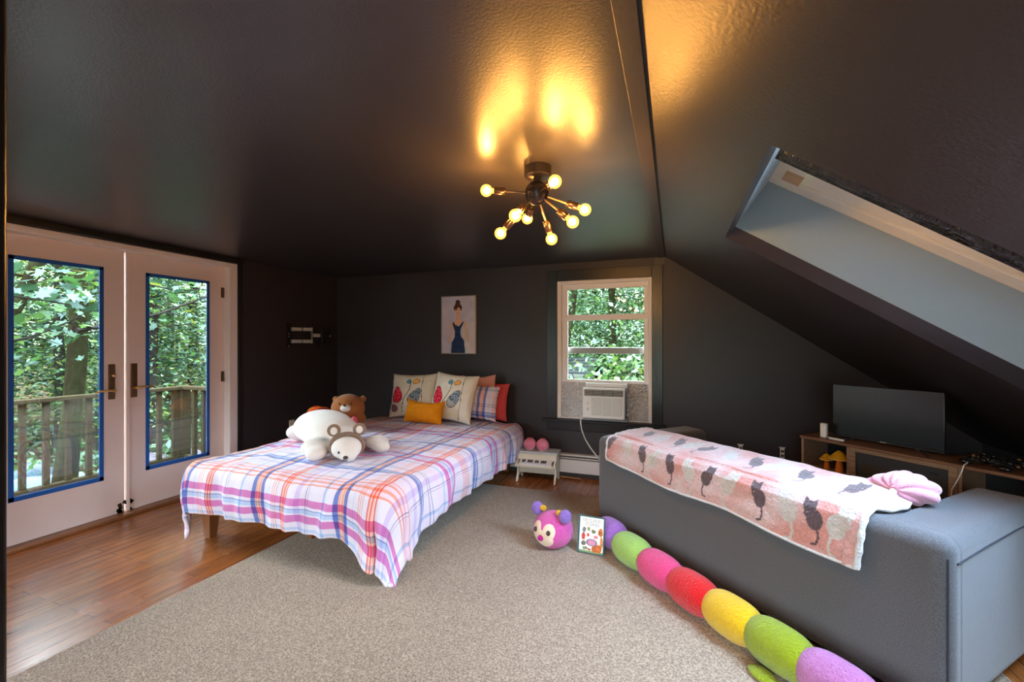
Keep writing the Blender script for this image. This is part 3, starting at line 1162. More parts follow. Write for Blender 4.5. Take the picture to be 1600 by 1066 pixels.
wpart('pivot_post', g, 'steel', mt)
g = G().hexa([(XL + .15, 3.985, 1.475), (XL + .20, 4.045, 1.475), (XL + .23, 4.03, 1.475), (XL + .18, 3.97, 1.475)],
             [(XL + .15, 3.985, 1.515), (XL + .20, 4.045, 1.515), (XL + .23, 4.03, 1.515), (XL + .18, 3.97, 1.515)])
wpart('arm', g, 'steel', mt, bevel=.003)
g = G()
for (ya, yb, za, zb) in ((4.04, 4.055, 1.36, 1.62), (4.19, 4.205, 1.37, 1.60), (4.04, 4.205, 1.565, 1.58), (4.04, 4.205, 1.40, 1.415), (4.055, 4.19, 1.44, 1.55)):
    g.box(XL + .235, XL + .243, ya, yb, za, zb)
wpart('tv_bracket', g, 'blackmetal', mt, bevel=.002)
wpart('bolt', G().ell((XL + .247, 4.165, 1.49), .007, nu=10, nv=6), 'label', mt)

# ============================================================ CEILING LIGHT
LC = Vector((-.625, 2.03, 2.131))
cl = thing('ceiling_light', 'dark bronze sputnik ceiling light with eight glowing bulbs', 'ceiling light', (LC.x, LC.y, ZC))
wpart('canopy', G().lathe([(0, 0), (.066, 0), (.066, -.045), (.056, -.052), (0, -.052)], (LC.x + .005, LC.y, ZC)), 'fixture', cl, smooth=True)
wpart('stem', G().cyl((LC.x, LC.y, ZC - .05), (LC.x, LC.y, LC.z + .03), .018), 'fixture', cl, smooth=True)
wpart('globe', G().ell(LC, .058, nu=32, nv=18), 'fixture', cl, smooth=True)
for p in ((-.223, -.100, .007), (.144, -.202, -.033), (.229, .035, -.095), (.184, -.031, -.166), (.056, .068, -.213), (-.108, .180, -.065), (-.042, -.190, -.157), (-.181, -.022, -.185)):
    v = Vector(p)
    d = v.normalized()
    L_ = v.length
    arm = wpart('arm', G().cyl(LC + d * .05, LC + d * (L_ - .085), .0045, n=10), 'copper' if random.random() < .5 else 'fixture', cl, smooth=True)
    c0 = LC + d * (L_ - .092)
    wpart('socket', G().lathe([(0, 0), (.015, 0), (.0185, .008), (.0185, .052), (.016, .056), (0, .056)], c0, d, 18), 'socket', cl, arm, smooth=True)
    pr = [(.011, .054)]
    for i in range(15):
        a = i / 14
        th = a * PI * .86
        pr.append((.029 * math.sin(PI * .14 + th), .092 - .029 * math.cos(PI * .14 + th)))
    pr[-1] = (0, .121)
    wpart('bulb', G().lathe(pr, c0, d, 22), 'bulb', cl, arm, smooth=True)
    wpart('filament', G().ell(c0 + d * .090, .0165, nu=16, nv=10), 'filament', cl, arm, smooth=True)

# ============================================================ BED
bed = thing('bed_frame', 'low reddish wood bed frame with tapered legs under the plaid comforter', 'bed', (-2.4, 3.3, 0))
bx0, bx1, by0, by1 = -3.20, -1.66, 2.15, 4.52
g = G()
g.box(bx0 + .02, bx1 - .02, by0 + .02, by0 + .05, .19, .30)
g.box(bx0 + .02, bx1 - .02, by1 - .03, by1, .19, .30)
g.box(bx0, bx0 + .03, by0 + .02, by1, .19, .30)
g.box(bx1 - .03, bx1, by0 + .02, by1, .19, .30)
for i in range(9):
    y = by0 + .15 + i * .26
    g.box(bx0 + .03, bx1 - .03, y, y + .07, .27, .292)
g.box(-2.46, -2.38, by0 + .04, by1 - .03, .20, .27)
wpart('side_rails', g, 'bedwood', bed, bevel=.004)
for (x, y) in ((bx0 + .055, by0 + .055), (bx1 - .055, by0 + .055), (bx0 + .055, by1 - .06), (bx1 - .055, by1 - .06), (-2.42, 2.42), (-2.42, 3.6)):
    w0, w1 = (.027, .042) if x != -2.42 else (.02, .028)
    zb = .0175 if (x > -2.585 and y < 3.955) else 0.0
    g = G().hexa([(x - w0, y - w0, zb), (x + w0, y - w0, zb), (x + w0, y + w0, zb), (x - w0, y + w0, zb)],
                 [(x - w1, y - w1, .2), (x + w1, y - w1, .2), (x + w1, y + w1, .2), (x - w1, y + w1, .2)])
    wpart('leg', g, 'bedwood', bed, bevel=.004)
g = G().box(bx0 + .03, bx1 + .005, by0 + .06, D - .035, .301, .505)
solo('mattress', g, 'mattress', 'mattress in a coral sheet showing at the head corner of the bed', 'mattress', bevel=.05, seg=4)

# comforter: a sheet draped over the mattress block
ZT = .560
cx0, cx1, cy0 = -3.17, -1.60, 2.18
CYE = 4.36
LW, RW, FH = .40, .37, .375      # how far it hangs over left, right and foot


def hang(d, seed):
    """distance past the edge -> (sideways, down)"""
    r = .075
    if d < r * PI / 2:
        return r * math.sin(d / r), r * (1 - math.cos(d / r))
    e = d - r * PI / 2
    return r + .10 * e, r + e * .985


def duvet(u, v):
    s = -LW + (cx1 - cx0 + LW + RW) * u
    wdt = cx1 - cx0
    t = -FH + (CYE - cy0 + FH) * v
    dx = -s if s < 0 else (s - wdt if s > wdt else 0)
    sx = -1 if s < 0 else 1
    dy = -t if t < 0 else 0
    xb = cx0 + min(max(s, 0), wdt)
    yb = cy0 + max(t, 0)
    n = noise.noise(Vector((s * 2.2, t * 2.2, 1.7)))
    n2 = noise.noise(Vector((s * 6.5, t * 5.5, 8.1)))
    n3 = noise.noise(Vector((s * 15, t * 13, 2.1)))
    if dx == 0 and dy == 0:
        z = ZT + .020 * n + .012 * n2 + .005 * n3
        e = min(s, wdt - s, t)
        z += .012 * min(1, max(0, e) / .25)
        if t > 1.6:
            z += .012 * math.sin(s * 9 + 1.5 * n + t * 5) * min(1, (t - 1.6) * 3) * .6
        return (xb, yb, z)
    def sst(q):
        q = min(1, max(0, q))
        return q * q * (3 - 2 * q)
    if dy > 0:
        dy *= 1 + .38 * sst((s - wdt + .26) / .26)
    if dx > 0 and sx > 0:
        dx *= 1 + .30 * (1 - sst(t / .34))
    rho = math.hypot(dx, dy)
    if dx > 0 and dy > 0:
        rho *= 1 - .02 * math.sin(2 * math.atan2(dy, dx)) if sx > 0 else 1 + .10 * math.sin(2 * math.atan2(dy, dx))
    off, dn = hang(rho, 0)
    ux, uy = dx / max(rho, 1e-6) * sx, -dy / max(rho, 1e-6)
    nn = math.hypot(ux, uy)
    ux, uy = ux / nn, uy / nn
    # folds grow towards the hem
    k = min(1, rho / .3)
    th = math.atan2(dy, dx)
    along = (t if dx > 0 and dy == 0 else s)
    w = .016 * math.sin(along * 17 + 3 * n) + .010 * math.sin(along * 37 + 5 * n) + .016 * n2
    if dx > 0 and dy > 0:
        w = .014 * math.sin(th * 6 + 2 * n) * k + .016 * n2
    off += w * k + .010
    z = ZT + .02 * n * (1 - k) + .012 * n2 * (1 - k) - dn + .006 * n3
    puff = .034 * math.sin(min(1, rho / .38) * PI)
    off += puff
    return (xb + ux * off, yb + uy * off, max(z, .035))


g = G().grid(duvet, 230, 300, uvfn=lambda u, v: (-LW + (cx1 - cx0 + LW + RW) * u, -FH + (CYE - cy0 + FH) * v))
solo('comforter', g, 'plaid', 'puffy plaid comforter in pink, orange and blue draped over the bed', 'comforter', smooth=True, solid=.024)


# pillows -----------------------------------------------------------------
def pillow(name, label, m, c, w, h, th, tilt=18, yaw=0, roll=0, colfn=None, uv=False, nu=40, flop=0.0, group=None, sag=0.0, ruffle=0.0):
    """stands on its lower edge, leaning back against +y; c is the middle of its foot"""
    t = tag(bpy.data.objects.new(name, None), None, None)
    bpy.data.objects.remove(t)
    g = G()

    def f(u, v, side):
        a, b = 2 * u - 1, 2 * v - 1
        ea, eb = 1 - abs(a) ** 2.6, 1 - abs(b) ** 2.6
        k = max(0, ea * eb) ** .5
        # the edges draw in between the corners
        x = a * w / 2 * (1 - .07 * (1 - b * b) * abs(a) ** 3)
        z = b * h / 2 * (1 - .08 * (1 - a * a) * abs(b) ** 3)
        if sag:
            z -= sag * (1 - a * a) * max(0, b)
        y = side * (th / 2) * k * (1 + .12 * noise.noise(Vector((a * 2 + c[0] * 9, b * 2, side)))) + .008 * noise.noise(Vector((a * 4, b * 4, c[0] * 7)))
        y += flop * (b ** 2) * .5
        if ruffle:
            e = max(abs(a), abs(b))
            if e > .86:
                y += ruffle * math.sin((a * 11 + b * 13) * 2.4) * (e - .86) / .14
        return (x, y, z)
    g.grid(lambda u, v: f(u, v, -1), nu, nu, colfn=colfn, uvfn=(lambda u, v: (u * w + .3, v * h + .13)) if uv else None)
    nfront = len(g.v)
    back = (lambda u, v: tuple(srgb(222, 214, 198))) if colfn else None
    g.grid(lambda u, v: f(u, v, 1), nu, nu, colfn=back, uvfn=(lambda u, v: (u * w + .3, v * h + .13)) if uv else None)
    Mx = Euler((R(-tilt), R(roll), R(yaw))).to_matrix()
    off = Vector(c)
    base = [Mx @ Vector(p) for p in g.v]
    zmin = min(p.z for p in base)
    g.v = [(p.x + off.x, p.y + off.y, p.z + off.z - zmin) for p in base]
    o = solo(name, g, m, label, 'pillow', group, smooth=True)
    return o


PZ = .585
pillow('pillow', 'coral pink pillow standing behind at the right end of the pillow pile', 'coral', (-2.00, 4.43, PZ - .03), .62, .41, .13, tilt=10, yaw=2, roll=2)
pillow('pillow', 'coral pink pillow almost hidden behind the left embroidered cushion', 'coral', (-2.84, 4.43, PZ - .02), .52, .40, .12, tilt=8)
pillow('pillow', 'pale salmon cushion whose top edge shows behind between the embroidered cushions', 'salmon', (-2.47, 4.41, PZ), .50, .46, .12, tilt=9)
pillow('pillow', 'pale salmon cushion with one pointed corner sticking up at the right of the pile', 'salmon', (-2.02, 4.34, PZ), .46, .44, .10, tilt=10, roll=-6)
pillow('pillow', 'ruffled plaid pillow sham right of the embroidered cushions', 'plaid', (-1.98, 4.22, PZ), .52, .37, .15, tilt=12, uv=True, ruffle=.018, roll=3)
pillow('pillow', 'ruffled plaid pillow sham mostly hidden at the left behind a cushion', 'plaid', (-2.83, 4.30, PZ), .50, .37, .12, tilt=10, uv=True, ruffle=.015)

cr = np.array(srgb(224, 216, 198))


def seed_pod(p, c, rx, ry, ang):
    x, y = p[0] - c[0], p[1] - c[1]
    ca, sa = math.cos(ang), math.sin(ang)
    a, b = x * ca + y * sa, -x * sa + y * ca
    a2 = a / (rx * (1 - .35 * b / ry))
    return a2 * a2 + (b / ry) ** 2, a, b


def line_d(p, pts):
    best = 9
    for (x1, y1), (x2, y2) in zip(pts[:-1], pts[1:]):
        dx, dy = x2 - x1, y2 - y1
        t = max(0, min(1, ((p[0] - x1) * dx + (p[1] - y1) * dy) / (dx * dx + dy * dy)))
        best = min(best, math.hypot(p[0] - x1 - t * dx, p[1] - y1 - t * dy))
    return best


def botanic(u, v):
    p = (u, v)
    ink = np.array(srgb(50, 60, 66))
    c = cr.copy()
    if abs(u - (.745 + .012 * math.sin(v * 6))) < .006:
        return tuple(ink)
    if u > .76:
        return tuple(c * .97)
    if line_d(p, [(.49, .76), (.47, .62), (.42, .50), (.36, .40), (.33, .1)]) < .007:
        return tuple(ink)
    q, a, b = seed_pod(p, (.19, .50), .125, .19, .1)
    if q < 1:
        if q > .84:
            return tuple(ink)
        n = noise.noise(Vector((u * 40, v * 40, 0)))
        return tuple(np.array(srgb(214, 24, 60)) * (1 + .5 * n) + (.25 if n > .35 else 0))
    q, a, b = seed_pod(p, (.60, .46), .115, .20, -.5)
    if q < 1:
        if q > .86:
            return tuple(ink)
        if b < -.06:
            return tuple(np.array(srgb(168, 168, 164)))
        n = noise.voronoi(Vector((u * 20, v * 20, 0)))[0]
        return tuple(np.array(srgb(150, 166, 182)) if n[1] - n[0] > .12 else ink * 1.5)
    q, a, b = seed_pod(p, (.445, .80), .058, .055, 0)
    if q < 1:
        return tuple(ink if q > .8 else np.array(srgb(92, 152, 176)))
    q, a, b = seed_pod(p, (.60, .80), .075, .060, .3)
    if q < 1:
        return tuple(np.array(srgb(120, 34, 30)) if q > .72 else np.array(srgb(244, 180, 90)))
    q, a, b = seed_pod(p, (.15, .20), .075, .10, .5)
    if q < 1:
        return tuple(np.array(srgb(150, 40, 70)) if int(a * 60) % 2 else np.array(srgb(90, 110, 130)))
    r = math.hypot(u - .60, (v + .02) * 1.2)
    if .17 < r < .185 or .225 < r < .235:
        return tuple(np.array(srgb(206, 204, 120)))
    return tuple(c * (1 + .03 * noise.noise(Vector((u * 9, v * 9, 0)))))


pillow('pillow', 'cream cushion embroidered with seed pods, the left of the pair, behind the mustard pillow', 'pillowprint', (-2.685, 4.12, PZ), .55, .49, .15, tilt=16, yaw=4, colfn=botanic, nu=110, roll=-2)
pillow('pillow', 'cream cushion embroidered with seed pods, the right of the pair, nearer the window', 'pillowprint', (-2.165, 4.07, PZ - .01), .51, .51, .15, tilt=17, yaw=-3, colfn=botanic, nu=110, roll=4)
pillow('pillow', 'small plain mustard yellow pillow in front of the embroidered cushions', 'mustard', (-2.40, 3.88, PZ), .45, .25, .13, tilt=20, sag=.03, roll=1)

# ============================================================ WHITE PLUSH BEAR
wb_ = thing('plush_bear', 'large white plush bear lying on its belly on the bed with taupe ears', 'stuffed toy', (-2.5, 2.8, ZT + .01))
BZ = ZT + .022
g = G()
g.ell((-2.66, 2.93, BZ + .145), (.33, .215, .150), (0, 0, R(-25)), nu=30, nv=18)
g.ell((-2.50, 2.84, BZ + .135), (.24, .20, .140), (0, 0, R(-25)), nu=30, nv=18)
g.ell((-2.96, 3.02, BZ + .07), (.12, .15, .08), (0, 0, R(-25)))
g.ell((-2.32, 2.78, BZ + .105), (.15, .13, .10), (0, 0, R(-30)))
g.ell((-2.40, 2.60, BZ + .075), (.085, .125, .078), (0, 0, R(-28)))
g.ell((-2.335, 2.515, BZ + .052), (.075, .075, .055), (0, 0, R(-20)))
g.ell((-2.13, 2.92, BZ + .06), (.10, .085, .06), (0, 0, R(-15)))
g.ell((-2.05, 2.86, BZ + .046), (.085, .060, .050), (0, 0, R(-20)))
g.ell((-2.145, 2.60, BZ + .088), (.108, .105, .086), (0, 0, R(-35)))
g.ell((-2.085, 2.55, BZ + .052), (.062, .060, .050), (0, 0, R(-35)))
g.v = [(x - .02, y - .12, BZ + (z - BZ) * .93) for x, y, z in g.v]
body = wpart('body', g, 'plushwhite', wb_, remesh=.014)
HC = Vector((-2.165, 2.48, BZ + .082))
# taupe hood edge framing the face
g = G()
pts = []
fd = Vector((.57, -.72, -.1)).normalized()        # way the face looks
sd = Vector((0, 0, 1)).cross(fd).normalized()
up = fd.cross(sd).normalized()
for i in range(22):
    a = R(-35) + R(250) * i / 21
    pts.append(HC - fd * .035 + sd * math.cos(a) * .108 + up * math.sin(a) * .090)
g.tube(pts, .0165, 10)
wpart('hood_edge', g, 'plushbrown', wb_, label='taupe band round the face', smooth=True)
for s in (-1, 1):
    ec = HC - fd * .045 + sd * s * .085 + up * .118
    qa = fd.to_track_quat('Z', 'Y').to_euler()
    g = G().ell(ec, (.046, .046, .016), qa)
    ear = wpart('ear', g, 'plushbrown', wb_, smooth=True)
    g = G().ell(ec + fd * .012, (.024, .028, .008), qa)
    wpart('inner_ear', g, 'plushwhite', wb_, ear, smooth=True)
for s in (-1, 1):
    wpart('eye', G().ell(HC + fd * .092 + sd * s * .045 + up * .002, .0095, nu=12, nv=8), 'eye', wb_, smooth=True)
wpart('nose', G().ell(HC + fd * .135 - up * .022, (.018, .018, .013), nu=14, nv=8), 'nose', wb_, smooth=True)
g = G().tube([HC + fd * .125 - up * .040 - sd * .02, HC + fd * .132 - up * .046, HC + fd * .125 - up * .042 + sd * .02], .003, 6)
wpart('mouth', g, 'nose', wb_, smooth=True)

# ============================================================ BROWN PLUSH BEAR
bb = thing('plush_bear', 'chestnut brown plush bear with a white muzzle sitting behind the white bear', 'stuffed toy', (-2.95, 3.40, ZT))
B = Vector((-2.95, 3.40, ZT + .03))
g = G()
g.ell(B + Vector((0, 0, .185)), (.165, .145, .140), nu=28, nv=16)
g.ell(B + Vector((-.06, .04, .06)), (.19, .16, .09))
g.ell(B + Vector((-.15, -.05, .09)), (.10, .07, .05), (0, 0, R(20)))
g.ell(B + Vector((.10, .0, .10)), (.10, .07, .06))
wpart('body', g, 'bearbrown', bb, remesh=.013)
fd2 = Vector((.50, -.82, .18)).normalized()
sd2 = Vector((0, 0, 1)).cross(fd2).normalized()
HB = B + Vector((0, 0, .185))
wpart('muzzle', G().ell(HB + fd2 * .135 - Vector((0, 0, .005)), (.05, .045, .036)), 'plushwhite', bb, label='white muzzle', smooth=True)
wpart('nose', G().ell(HB + fd2 * .18 + Vector((0, 0, .018)), (.017, .014, .010), nu=12, nv=8), 'eye', bb, smooth=True)
for s in (-1, 1):
    wpart('eye', G().ell(HB + fd2 * .140 + sd2 * s * .052 + Vector((0, 0, .035)), .009, nu=10, nv=8), 'eye', bb, smooth=True)
    wpart('ear', G().ell(HB + sd2 * s * .125 + Vector((0, .02, .085)), (.035, .022, .032)), 'bearbrown', bb, smooth=True)
g = G()
g.ell(B + Vector((.085, -.13, .055)), (.05, .03, .05), (0, 0, R(20)))
wpart('paw_pad', g, 'plushwhite', bb, label='pale paw pad', smooth=True)
g = G().ell(B + Vector((.15, -.09, .085)), (.035, .03, .045))
wpart('heart', g, 'pinkheart', bb, label='pink velvet heart', smooth=True)
# red printed cushion beside it
g = G()


def lump(v):
    n = noise.noise(Vector((v.x * 14, v.y * 14, v.z * 14)))
    return v * (1 + .16 * n)


g.ell((-3.23, 3.34, ZT + .125), (.13, .12, .095), (0, R(28), R(-15)), nu=40, nv=24, fn=lump)
g.ell((-3.24, 3.26, ZT + .065), (.10, .09, .055), nu=30, nv=18, fn=lump, mi=1)
g.ell((-3.17, 3.30, ZT + .16), (.08, .07, .06), nu=30, nv=18, fn=lump, mi=1)
solo('plush_cushion', g, ['redprint', 'redprint2'], 'crumpled red and orange printed cushion between the brown bear and the wall', 'cushion', smooth=True)

# ============================================================ TOY PIANO
px0, px1, py0, py1 = -1.515, -1.100, 4.19, 4.42
yw = R(8)
pn = thing('toy_piano', 'distressed cream toy piano used as a bedside table under the window', 'toy piano', (-1.31, 4.30, 0), R(3))
W2 = .195


def side(x):
    poly = [(-.125, 0), (-.085, 0), (-.06, .045), (.055, .045), (.075, 0), (.112, 0), (.105, .06), (.105, .285), (-.055, .285), (-.062, .225), (-.125, .205), (-.128, .165), (-.085, .15), (-.075, .09)]
    return G().prism(poly, lambda a, b, t: (t, a, b), x - .009, x + .009)


for x in (-W2, W2):
    part('side_panel', side(x), 'pianocream', pn, bevel=.003)
part('top', G().box(-W2 - .024, W2 + .024, -.075, .118, .285, .303), 'pianotop', pn, bevel=.004)
part('front_panel', G().hexa([(-W2, -.064, .215), (W2, -.064, .215), (W2, -.05, .215), (-W2, -.05, .215)], [(-W2, -.052, .285), (W2, -.052, .285), (W2, -.04, .285), (-W2, -.04, .285)]), 'pianocream', pn)
part('lower_panel', G().box(-W2, W2, -.03, -.02, .075, .165), 'pianocream', pn)
part('key_bed', G().box(-W2 - .012, W2 + .012, -.145, -.05, .160, .182), 'pianocream', pn, bevel=.004)
g = G()
nk = 18
for i in range(nk):
    a = -.165 + i * .33 / nk
    g.hexa([(a, -.135, .182), (a + .33 / nk - .0012, -.135, .182), (a + .33 / nk - .0012, -.062, .205), (a, -.062, .205)],
           [(a, -.135, .192), (a + .33 / nk - .0012, -.135, .192), (a + .33 / nk - .0012, -.062, .222), (a, -.062, .222)])
part('white_keys', g, 'white', pn)
for grp in ((0, 1), (3, 4, 5), (7, 8), (10, 11, 12)):
    for k in grp:
        a = -.135 + k * .0195
        part('black_key', G().ell((a, -.095, .212), (.0085, .026, .0065), (R(20), 0, 0), nu=12, nv=8), 'blackplastic', pn, smooth=True)

# slippers on the piano
for i, (x, lab) in enumerate(((-1.392, 'fluffy pink slipper on the toy piano, the one nearer the bed'), (-1.256, 'fluffy pink slipper on the toy piano, the one nearer the heater'))):
    s_ = thing('slipper', lab, 'slipper', (x, 4.29, .304), R(4 - 8 * i), 'pair of pink slippers')

    def sl(v, k=i):
        n = noise.noise(v * 30 + Vector((k, 0, 0)))
        return v * (1 + .05 * n)
    g = G()
    g.ell((0, -.01, .062), (.066, .066, .062), nu=26, nv=16, fn=sl)
    g.ell((0, .055, .030), (.045, .075, .030), nu=26, nv=16, fn=sl)
    part('upper', g, 'slipper', s_, remesh=.008)
    part('opening', G().ell((0, .0, .118), (.034, .026, .009)), 'pinkheart', s_, label='darker pink opening', smooth=True)
    part('sole', G().ell((0, .04, .006), (.048, .10, .007)), 'label', s_, smooth=True)

# ============================================================ SOFA
A0 = Vector((-.565, 3.405, 0))
AR = R(-43.1)
so = thing('sofa', 'grey-blue fabric sofa seen from behind standing across the right side of the rug', 'sofa', A0, AR)
SL, SDp, SH, AW, BT = 2.045, .96, .690, .245, .24
g = G()
part('base', G().box(.01, SL - .01, .02, SDp - .03, .035, .30), 'sofa', so, bevel=.02)
part('backrest', G().box(0, SL, 0, BT, .030, SH), 'sofa', so, bevel=.055, seg=6)


def arm(x0, x1):
    return G().box(x0 - (.0015 if x0 < .1 else 0), x1 + (.0015 if x0 > .1 else 0), .035, SDp, .031, SH + .0015)


part('armrest', arm(0, AW), 'sofa', so, bevel=.055, seg=6)
part('armrest', arm(SL - AW, SL), 'sofa', so, bevel=.055, seg=6)
# soft crown on the arms and back, seams
for k in range(2):
    x0 = AW + .005 + k * (SL - 2 * AW - .01) / 2
    x1 = x0 + (SL - 2 * AW - .01) / 2 - .005
    part('seat_cushion', G().box(x0, x1, BT - .02, SDp + .01, .30, .44), 'sofa', so, bevel=.04, seg=4)
    part('back_cushion', G().box(x0, x1, BT + .0, BT + .17, .43, .72), 'sofa', so, bevel=.06, seg=5)
for (x, y) in ((.06, .06), (SL - .06, .06), (.06, SDp - .06), (SL - .06, SDp - .06)):
    part('foot', G().box(x - .03, x + .03, y - .03, y + .03, .016, .04), 'blackplastic', so)
g = G()
g.tube([(SL + .001, .05, .60), (SL + .002, .3, .612), (SL + .002, .6, .618), (SL + .001, .90, .615)], .0035, 6)
g.tube([(SL - .012, .012, .05), (SL - .012, .012, .3), (SL - .012, .012, .62)], .0035, 6)
g.tube([(SL - AW, .03, SH - .012), (SL - AW, .10, SH - .002), (SL - AW, .22, SH - .002)], .003, 6)
part('piping', g, mat('dark_seam', (.04, .045, .055), .9, .1), so, label='dark seam line')

# blanket over the back --------------------------------------------------
BA, BB = .165, 1.765


def cat_shape(p, c, s, flip=1):
    """simple cat silhouette hanging from its head: ears, head, body, curled tail"""
    x, y = (p[0] - c[0]) / s * flip, (p[1] - c[1]) / s
    if elin((x, y), (0, .52), .30, .26):
        return True
    if inpoly((x, y), [(-.30, .58), (-.28, .95), (-.05, .75)]) or inpoly((x, y), [(.05, .75), (.26, .95), (.30, .58)]):
        return True
    if elin((x, y), (.28, .0), .36, .46):
        return True
    if inpoly((x, y), [(-.22, .35), (.1, .1), (.0, -.12), (-.20, .1)]):
        return True
    if line_d((x, y), [(.42, -.35), (.50, -.75), (.42, -1.05), (.22, -1.10)]) < .055:
        return True
    return False


def bl_col(u, v):
    s = (BB - BA) * u
    t = .68 * v
    n = noise.noise(Vector((s * 5, t * 6, 2)))
    n2 = noise.noise(Vector((s * 14, t * 14, 7)))
    pink = np.array(srgb(228, 158, 146))
    pale = np.array(srgb(232, 206, 204))
    f = min(1, max(0, .5 + 1.1 * n + .35 * n2))
    c = pink * (1 - f) + pale * f
    gw = np.array(srgb(206, 200, 192))
    dk = np.array(srgb(92, 74, 78)) * (1 + .25 * n2)
    for row, (tc, sc) in enumerate(((.125, .088), (.39, .090), (.66, .090))):
        step = .275
        for k in range(-1, 8):
            cx = .05 + k * step + (.09 if row == 1 else 0) + .02 * math.sin(k * 2.3)
            if cat_shape((s, t), (cx, tc), sc * 1.0, -1 if (k + row) % 3 == 0 else 1):
                return tuple(dk)
            cx2 = cx + step * .5
            if cat_shape((s, t), (cx2, tc + .0), sc * 1.2, -1 if k % 2 else 1):
                return tuple(gw * (1 + .06 * n2))
    return tuple(c * .88)


def bl_path(v, s):
    """distance along the throw (v 0..1) -> (n, z) across the sofa back"""
    zb = .535 - .055 * s / 1.6
    segs = [((-.028, zb), (-.018, SH - .05)), None, ((.03, SH + .022), (BT + .02, SH + .028)), ((BT + .02, SH + .028), (BT + .15, SH + .038)), ((BT + .17, SH + .03), (BT + .215, SH - .12))]
    # simple polyline with rounded top
    pts = [(-.030, zb), (-.030, zb + .05), (-.022, SH - .07), (-.016, SH - .02), (.008, SH + .010), (.05, SH + .020), (.15, SH + .022), (.25, SH + .036), (.34, SH + .046), (.40, SH + .035), (.43, SH - .01), (.44, SH - .07)]
    ds = [0]
    for a, b in zip(pts[:-1], pts[1:]):
        ds.append(ds[-1] + math.hypot(b[0] - a[0], b[1] - a[1]))
    d = v * ds[-1]
    for i in range(len(pts) - 1):
        if d <= ds[i + 1] + 1e-9:
            k = (d - ds[i]) / (ds[i + 1] - ds[i])
            return (pts[i][0] * (1 - k) + pts[i + 1][0] * k, pts[i][1] * (1 - k) + pts[i + 1][1] * k)
    return pts[-1]


def bl(u, v):
    s = (BB - BA) * u
    n, z = bl_path(v, s)
    w = noise.noise(Vector((s * 3, v * 3, 0))) * .012 + noise.noise(Vector((s * 9, v * 7, 4))) * .006
    if v < .35:
        n -= abs(w) + .006 * math.sin(s * 11) * (1 - v / .35) + .012 * (1 - v / .35) * (u > .97)
        z += .010 * math.sin(s * 7 + 1) * (1 - v / .35)
    else:
        z += w + .008
    x = BA + s + .018 * math.sin(v * 5) * (1 if u > .5 else -.8) * abs(2 * u - 1) ** 3
    return (x, n, z)


blk = thing('throw_blanket', 'fluffy pink throw printed with grey cats draped over the sofa back', 'blanket', A0, AR)
part('throw', G().grid(bl, 420, 180, colfn=bl_col), 'blanket', blk, smooth=True, solid=-.004)
g = G()
# thick sherpa edge along the right end, turned up at the top
for (uu, rr, vmax) in ((1.0, .013, 1.0), (0.0, .010, 1.0)):
    g.tube([Vector(bl(uu, i / 40 * vmax)) + Vector((.002, 0, 0)) for i in range(41)], [rr * (1 + .15 * math.sin(i * 1.9)) for i in range(41)], 10)
g.tube([Vector(bl(i / 60, 0)) for i in range(61)], .008, 8)
part('edge', g, 'blanketback', blk, label='white sherpa edge', smooth=True)
g = G()


def fold(u, v):
    a = v * PI
    x = BB - .01 + .085 * u * math.sin(a) ** .5
    y = .05 + .30 * v
    z = SH + .012 + .026 * math.sin(a) * (1 - u) + .014 * math.sin(v * 20) * .2
    return (x, y, z)


part('turned_corner', G().grid(fold, 14, 30), 'blanketback', blk, label='turned back white corner', smooth=True, solid=-.012)

# pink ribbed bundle on the sofa back
pb = thing('fleece_bundle', 'round pale pink ribbed fleece bundle with a white tag on the sofa back', 'pillow', (A0.x, A0.y, 0), AR)


def ribs(v):
    d = v.normalized()
    a = math.atan2(d.z, d.x + .15)
    k = .13 * abs(math.sin(a * 5.5 + d.y * 2.5)) - .06
    tp = 1.0
    if d.x < 0:
        tp = 1 - .42 * abs(d.x) ** 1.5
    return Vector((v.x * (1 + k), v.y * tp * (1 + k), v.z * tp * (1 + k)))


g = G().ell((1.765, .36, SH + .062), (.125, .082, .070), (0, 0, R(8)), nu=96, nv=48, fn=ribs)
part('bundle', g, 'pinkball', pb, smooth=True)
part('tag', G().box(1.735, 1.785, .268, .276, SH + .006, SH + .042, rot=(R(8), R(-8), 0)), 'label', pb, label='white sewn tag', bevel=.006)

